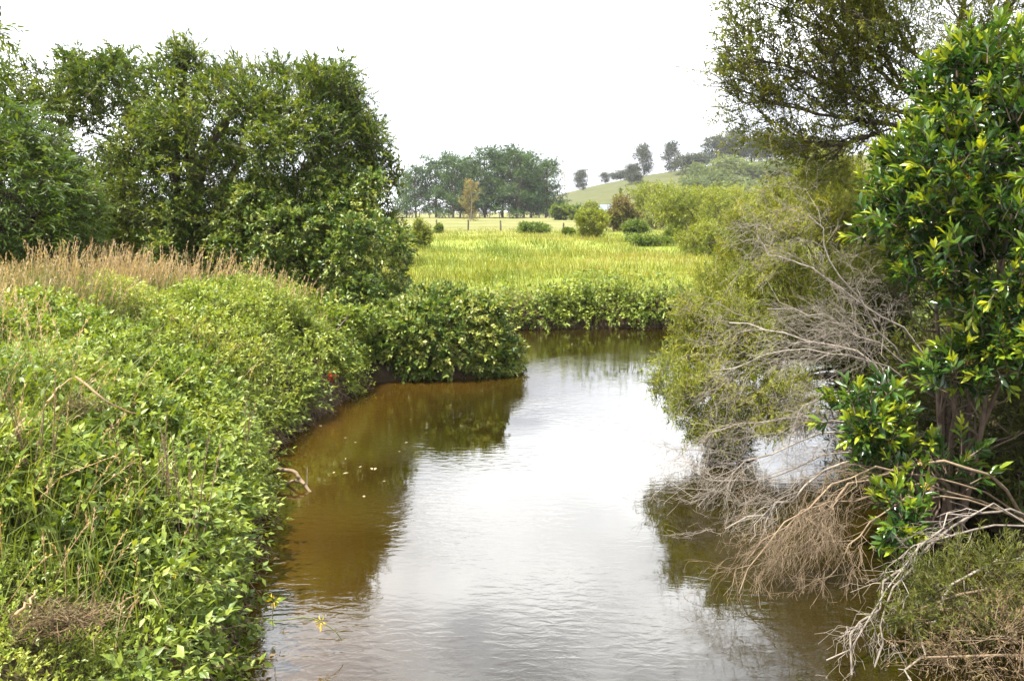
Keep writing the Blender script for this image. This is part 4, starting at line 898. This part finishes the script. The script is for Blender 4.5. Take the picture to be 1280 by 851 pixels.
for x, y, lab in ((226, 668, 'white flower spray left of its twin above the bank edge'), (243, 673, 'white flower spray right of its twin above the bank edge')):
    p = bank_pt(x, y, .13); tuft('white_flower', p, 14, .04, .055, .35, 'petal_w', lab, 'flower', stem_to=p - [0, -.05, .25])
p = bank_pt(243, 713, .13); tuft('yellow_flower', p, 8, .01, .05, .4, 'petal_y', 'single yellow star flower below the white sprays', 'flower', stem_to=p - [0, -.04, .22])
p = bank_pt(220, 740, .1); tuft('yellow_flower', p, 8, .02, .022, .6, 'petal_y', 'tiny yellow blossoms lower down the bank near the corner', 'flower', stem_to=p - [0, -.04, .2])
p = bank_pt(295, 708, .12); tuft('withered_leaf', p, 6, .015, .10, .25, 'straw_leaf', 'bleached withered leaf hanging on the bank edge', 'leaf', stem_to=p - [0, -.1, -.05], dirs=[[0, 0, -1]] * 6, part='leaves')
for x, y, lab, n in ((70, 762, 'heap of brown cut grass in the lower left corner', 700), (95, 500, 'brown gap of dead grass by the fallen stems', 350)):
    c = bank_pt(x, y, 0); root = thing('dead_grass_heap', c, lab, 'dead grass'); P = c + np.c_[RNG.normal(scale=.12, size=n), RNG.normal(scale=.05, size=n), RNG.uniform(-.10, .0, n)]
    V, T, ti = blades(P - c, unit(np.c_[RNG.normal(size=(n, 2)), RNG.uniform(0, .5, n)]), RNG.uniform(.06, .16, n), RNG.normal(scale=.4, size=n), .006, RNG.uniform(0, 1, n)); link('dry_blades', mesh('dry_blades', V, T, M['brown'], ti), root)['kind'] = 'stuff'
for pts, r, lab in (([(95, 478), (135, 508), (170, 525)], .010, 'thick fallen tan grass stalk bent over the vines on the left'), ([(60, 510), (75, 490), (92, 478)], .007, 'thin pale stalk leaning to meet the thick fallen stalk'),
                    ([(120, 790), (150, 765), (175, 750)], .007, 'dry stick lying on the creeper in the lower left corner'), ([(20, 780), (35, 765), (45, 752)], .008, 'short grey stick beside the brown grass heap')):
    Q = [bank_pt(x, y, .04) for x, y in pts]; root = thing('fallen_stalk', Q[0], lab, 'stalk', 'fallen stalks on the left bank'); tb = Tubes(); tb.add(curve(Q, 8, .006), np.linspace(r, r * .5, 8)[None], 6); tb.build('stalk', M['grass_tan'], root, Q[0])
def seed_stalks(x, y, n, label):
    c = bank_pt(x, y, 0); c[2] = gz1(c[0], c[1]); root = thing('seed_stalk_clump', c, label, 'plant', 'brown seed stalk clumps')
    P = np.c_[RNG.normal(scale=.10, size=(n, 2)), np.zeros(n)]; D = unit(np.c_[RNG.normal(scale=.16, size=(n, 2)), np.ones(n)])
    pos, ax, nr, t, tw = spray(P, D, RNG.uniform(.75, 1.05, n), 30, (.7, .4), .06, t0=.5)
    lv = Leaves(); lv.add(pos, ax, nr, .022 * RNG.uniform(.6, 1.4, len(pos)), .45, RNG.uniform(.2, 1, len(pos))); lv.build('seed_heads', RHOMB, M['seed'], root)['kind'] = 'stuff'
    tb = Tubes(); tb.add(tw, np.array([.005, .0045, .0035, .002])[None], 5); tb.build('stalks', M['bark_brown'], root)
for a in ((205, 640, 12, 'clump of brown upright seed stalks above the white flowers'), (232, 655, 8, 'thinner brown seed stalk clump right beside the white flowers'), (20, 520, 9, 'brown seed stalk clump at the left edge below the tan grass'), (300, 600, 6, 'few brown seed stalks at the bank edge near the driftwood')):
    seed_stalks(*a)
def sedge():
    b = np.array([-1.95, 4.75, gz1(-1.95, 4.75)]); root = thing('flowering_sedge', b, 'arching sedge with yellow flower head leaning over the water', 'plant'); tb = Tubes()
    A = [b, px(345, 775, 4.75), px(385, 771, 4.75), px(415, 785, 4.75), px(428, 800, 4.75)]; tb.add(curve(A, 12), np.linspace(.005, .003, 12)[None], 5)
    A = [b, px(335, 790, 4.8), px(340, 765, 4.8), px(345, 752, 4.8)]; tb.add(curve(A, 8), np.linspace(.004, .002, 8)[None], 5); tb.build('stem', M['stem'], root, b)
    for x, y, n in ((402, 777, 26), (342, 750, 16)):
        c = px(x, y, 4.75); lv = Leaves(); d = unit(rdirs(n) + [0, 0, -.5]); lv.add(c + d * RNG.uniform(0, .03, (n, 1)), d, rdirs(n), .035, .3, RNG.uniform(0, 1, n)); lv.build('flower_head', RHOMB, M['petal_y'], root, b)
sedge()

# ---- air
hz = bpy.data.materials.new('thin_haze'); hz.use_nodes = True; t = hz.node_tree; t.nodes.clear()
pv = N(t, 'ShaderNodeVolumePrincipled'); pv.inputs['Density'].default_value = .0002; pv.inputs['Color'].default_value = (.93, .96, 1, 1); pv.inputs['Anisotropy'].default_value = .0
o_ = N(t, 'ShaderNodeOutputMaterial'); t.links.new(pv.outputs[0], o_.inputs['Volume'])
x0, x1, y0, y1, z0, z1 = -5200, 5200, -5200, 6300, -3, 75
V = [(x, y, z) for z in (z0, z1) for y in (y0, y1) for x in (x0, x1)]
haze = link('haze', mesh('haze', V, np.array([[0, 2, 3, 1], [4, 5, 7, 6], [0, 1, 5, 4], [2, 6, 7, 3], [0, 4, 6, 2], [1, 3, 7, 5]]), hz)); haze['kind'] = 'stuff'; haze['label'] = 'thin pale haze over the whole valley'; haze['category'] = 'haze'
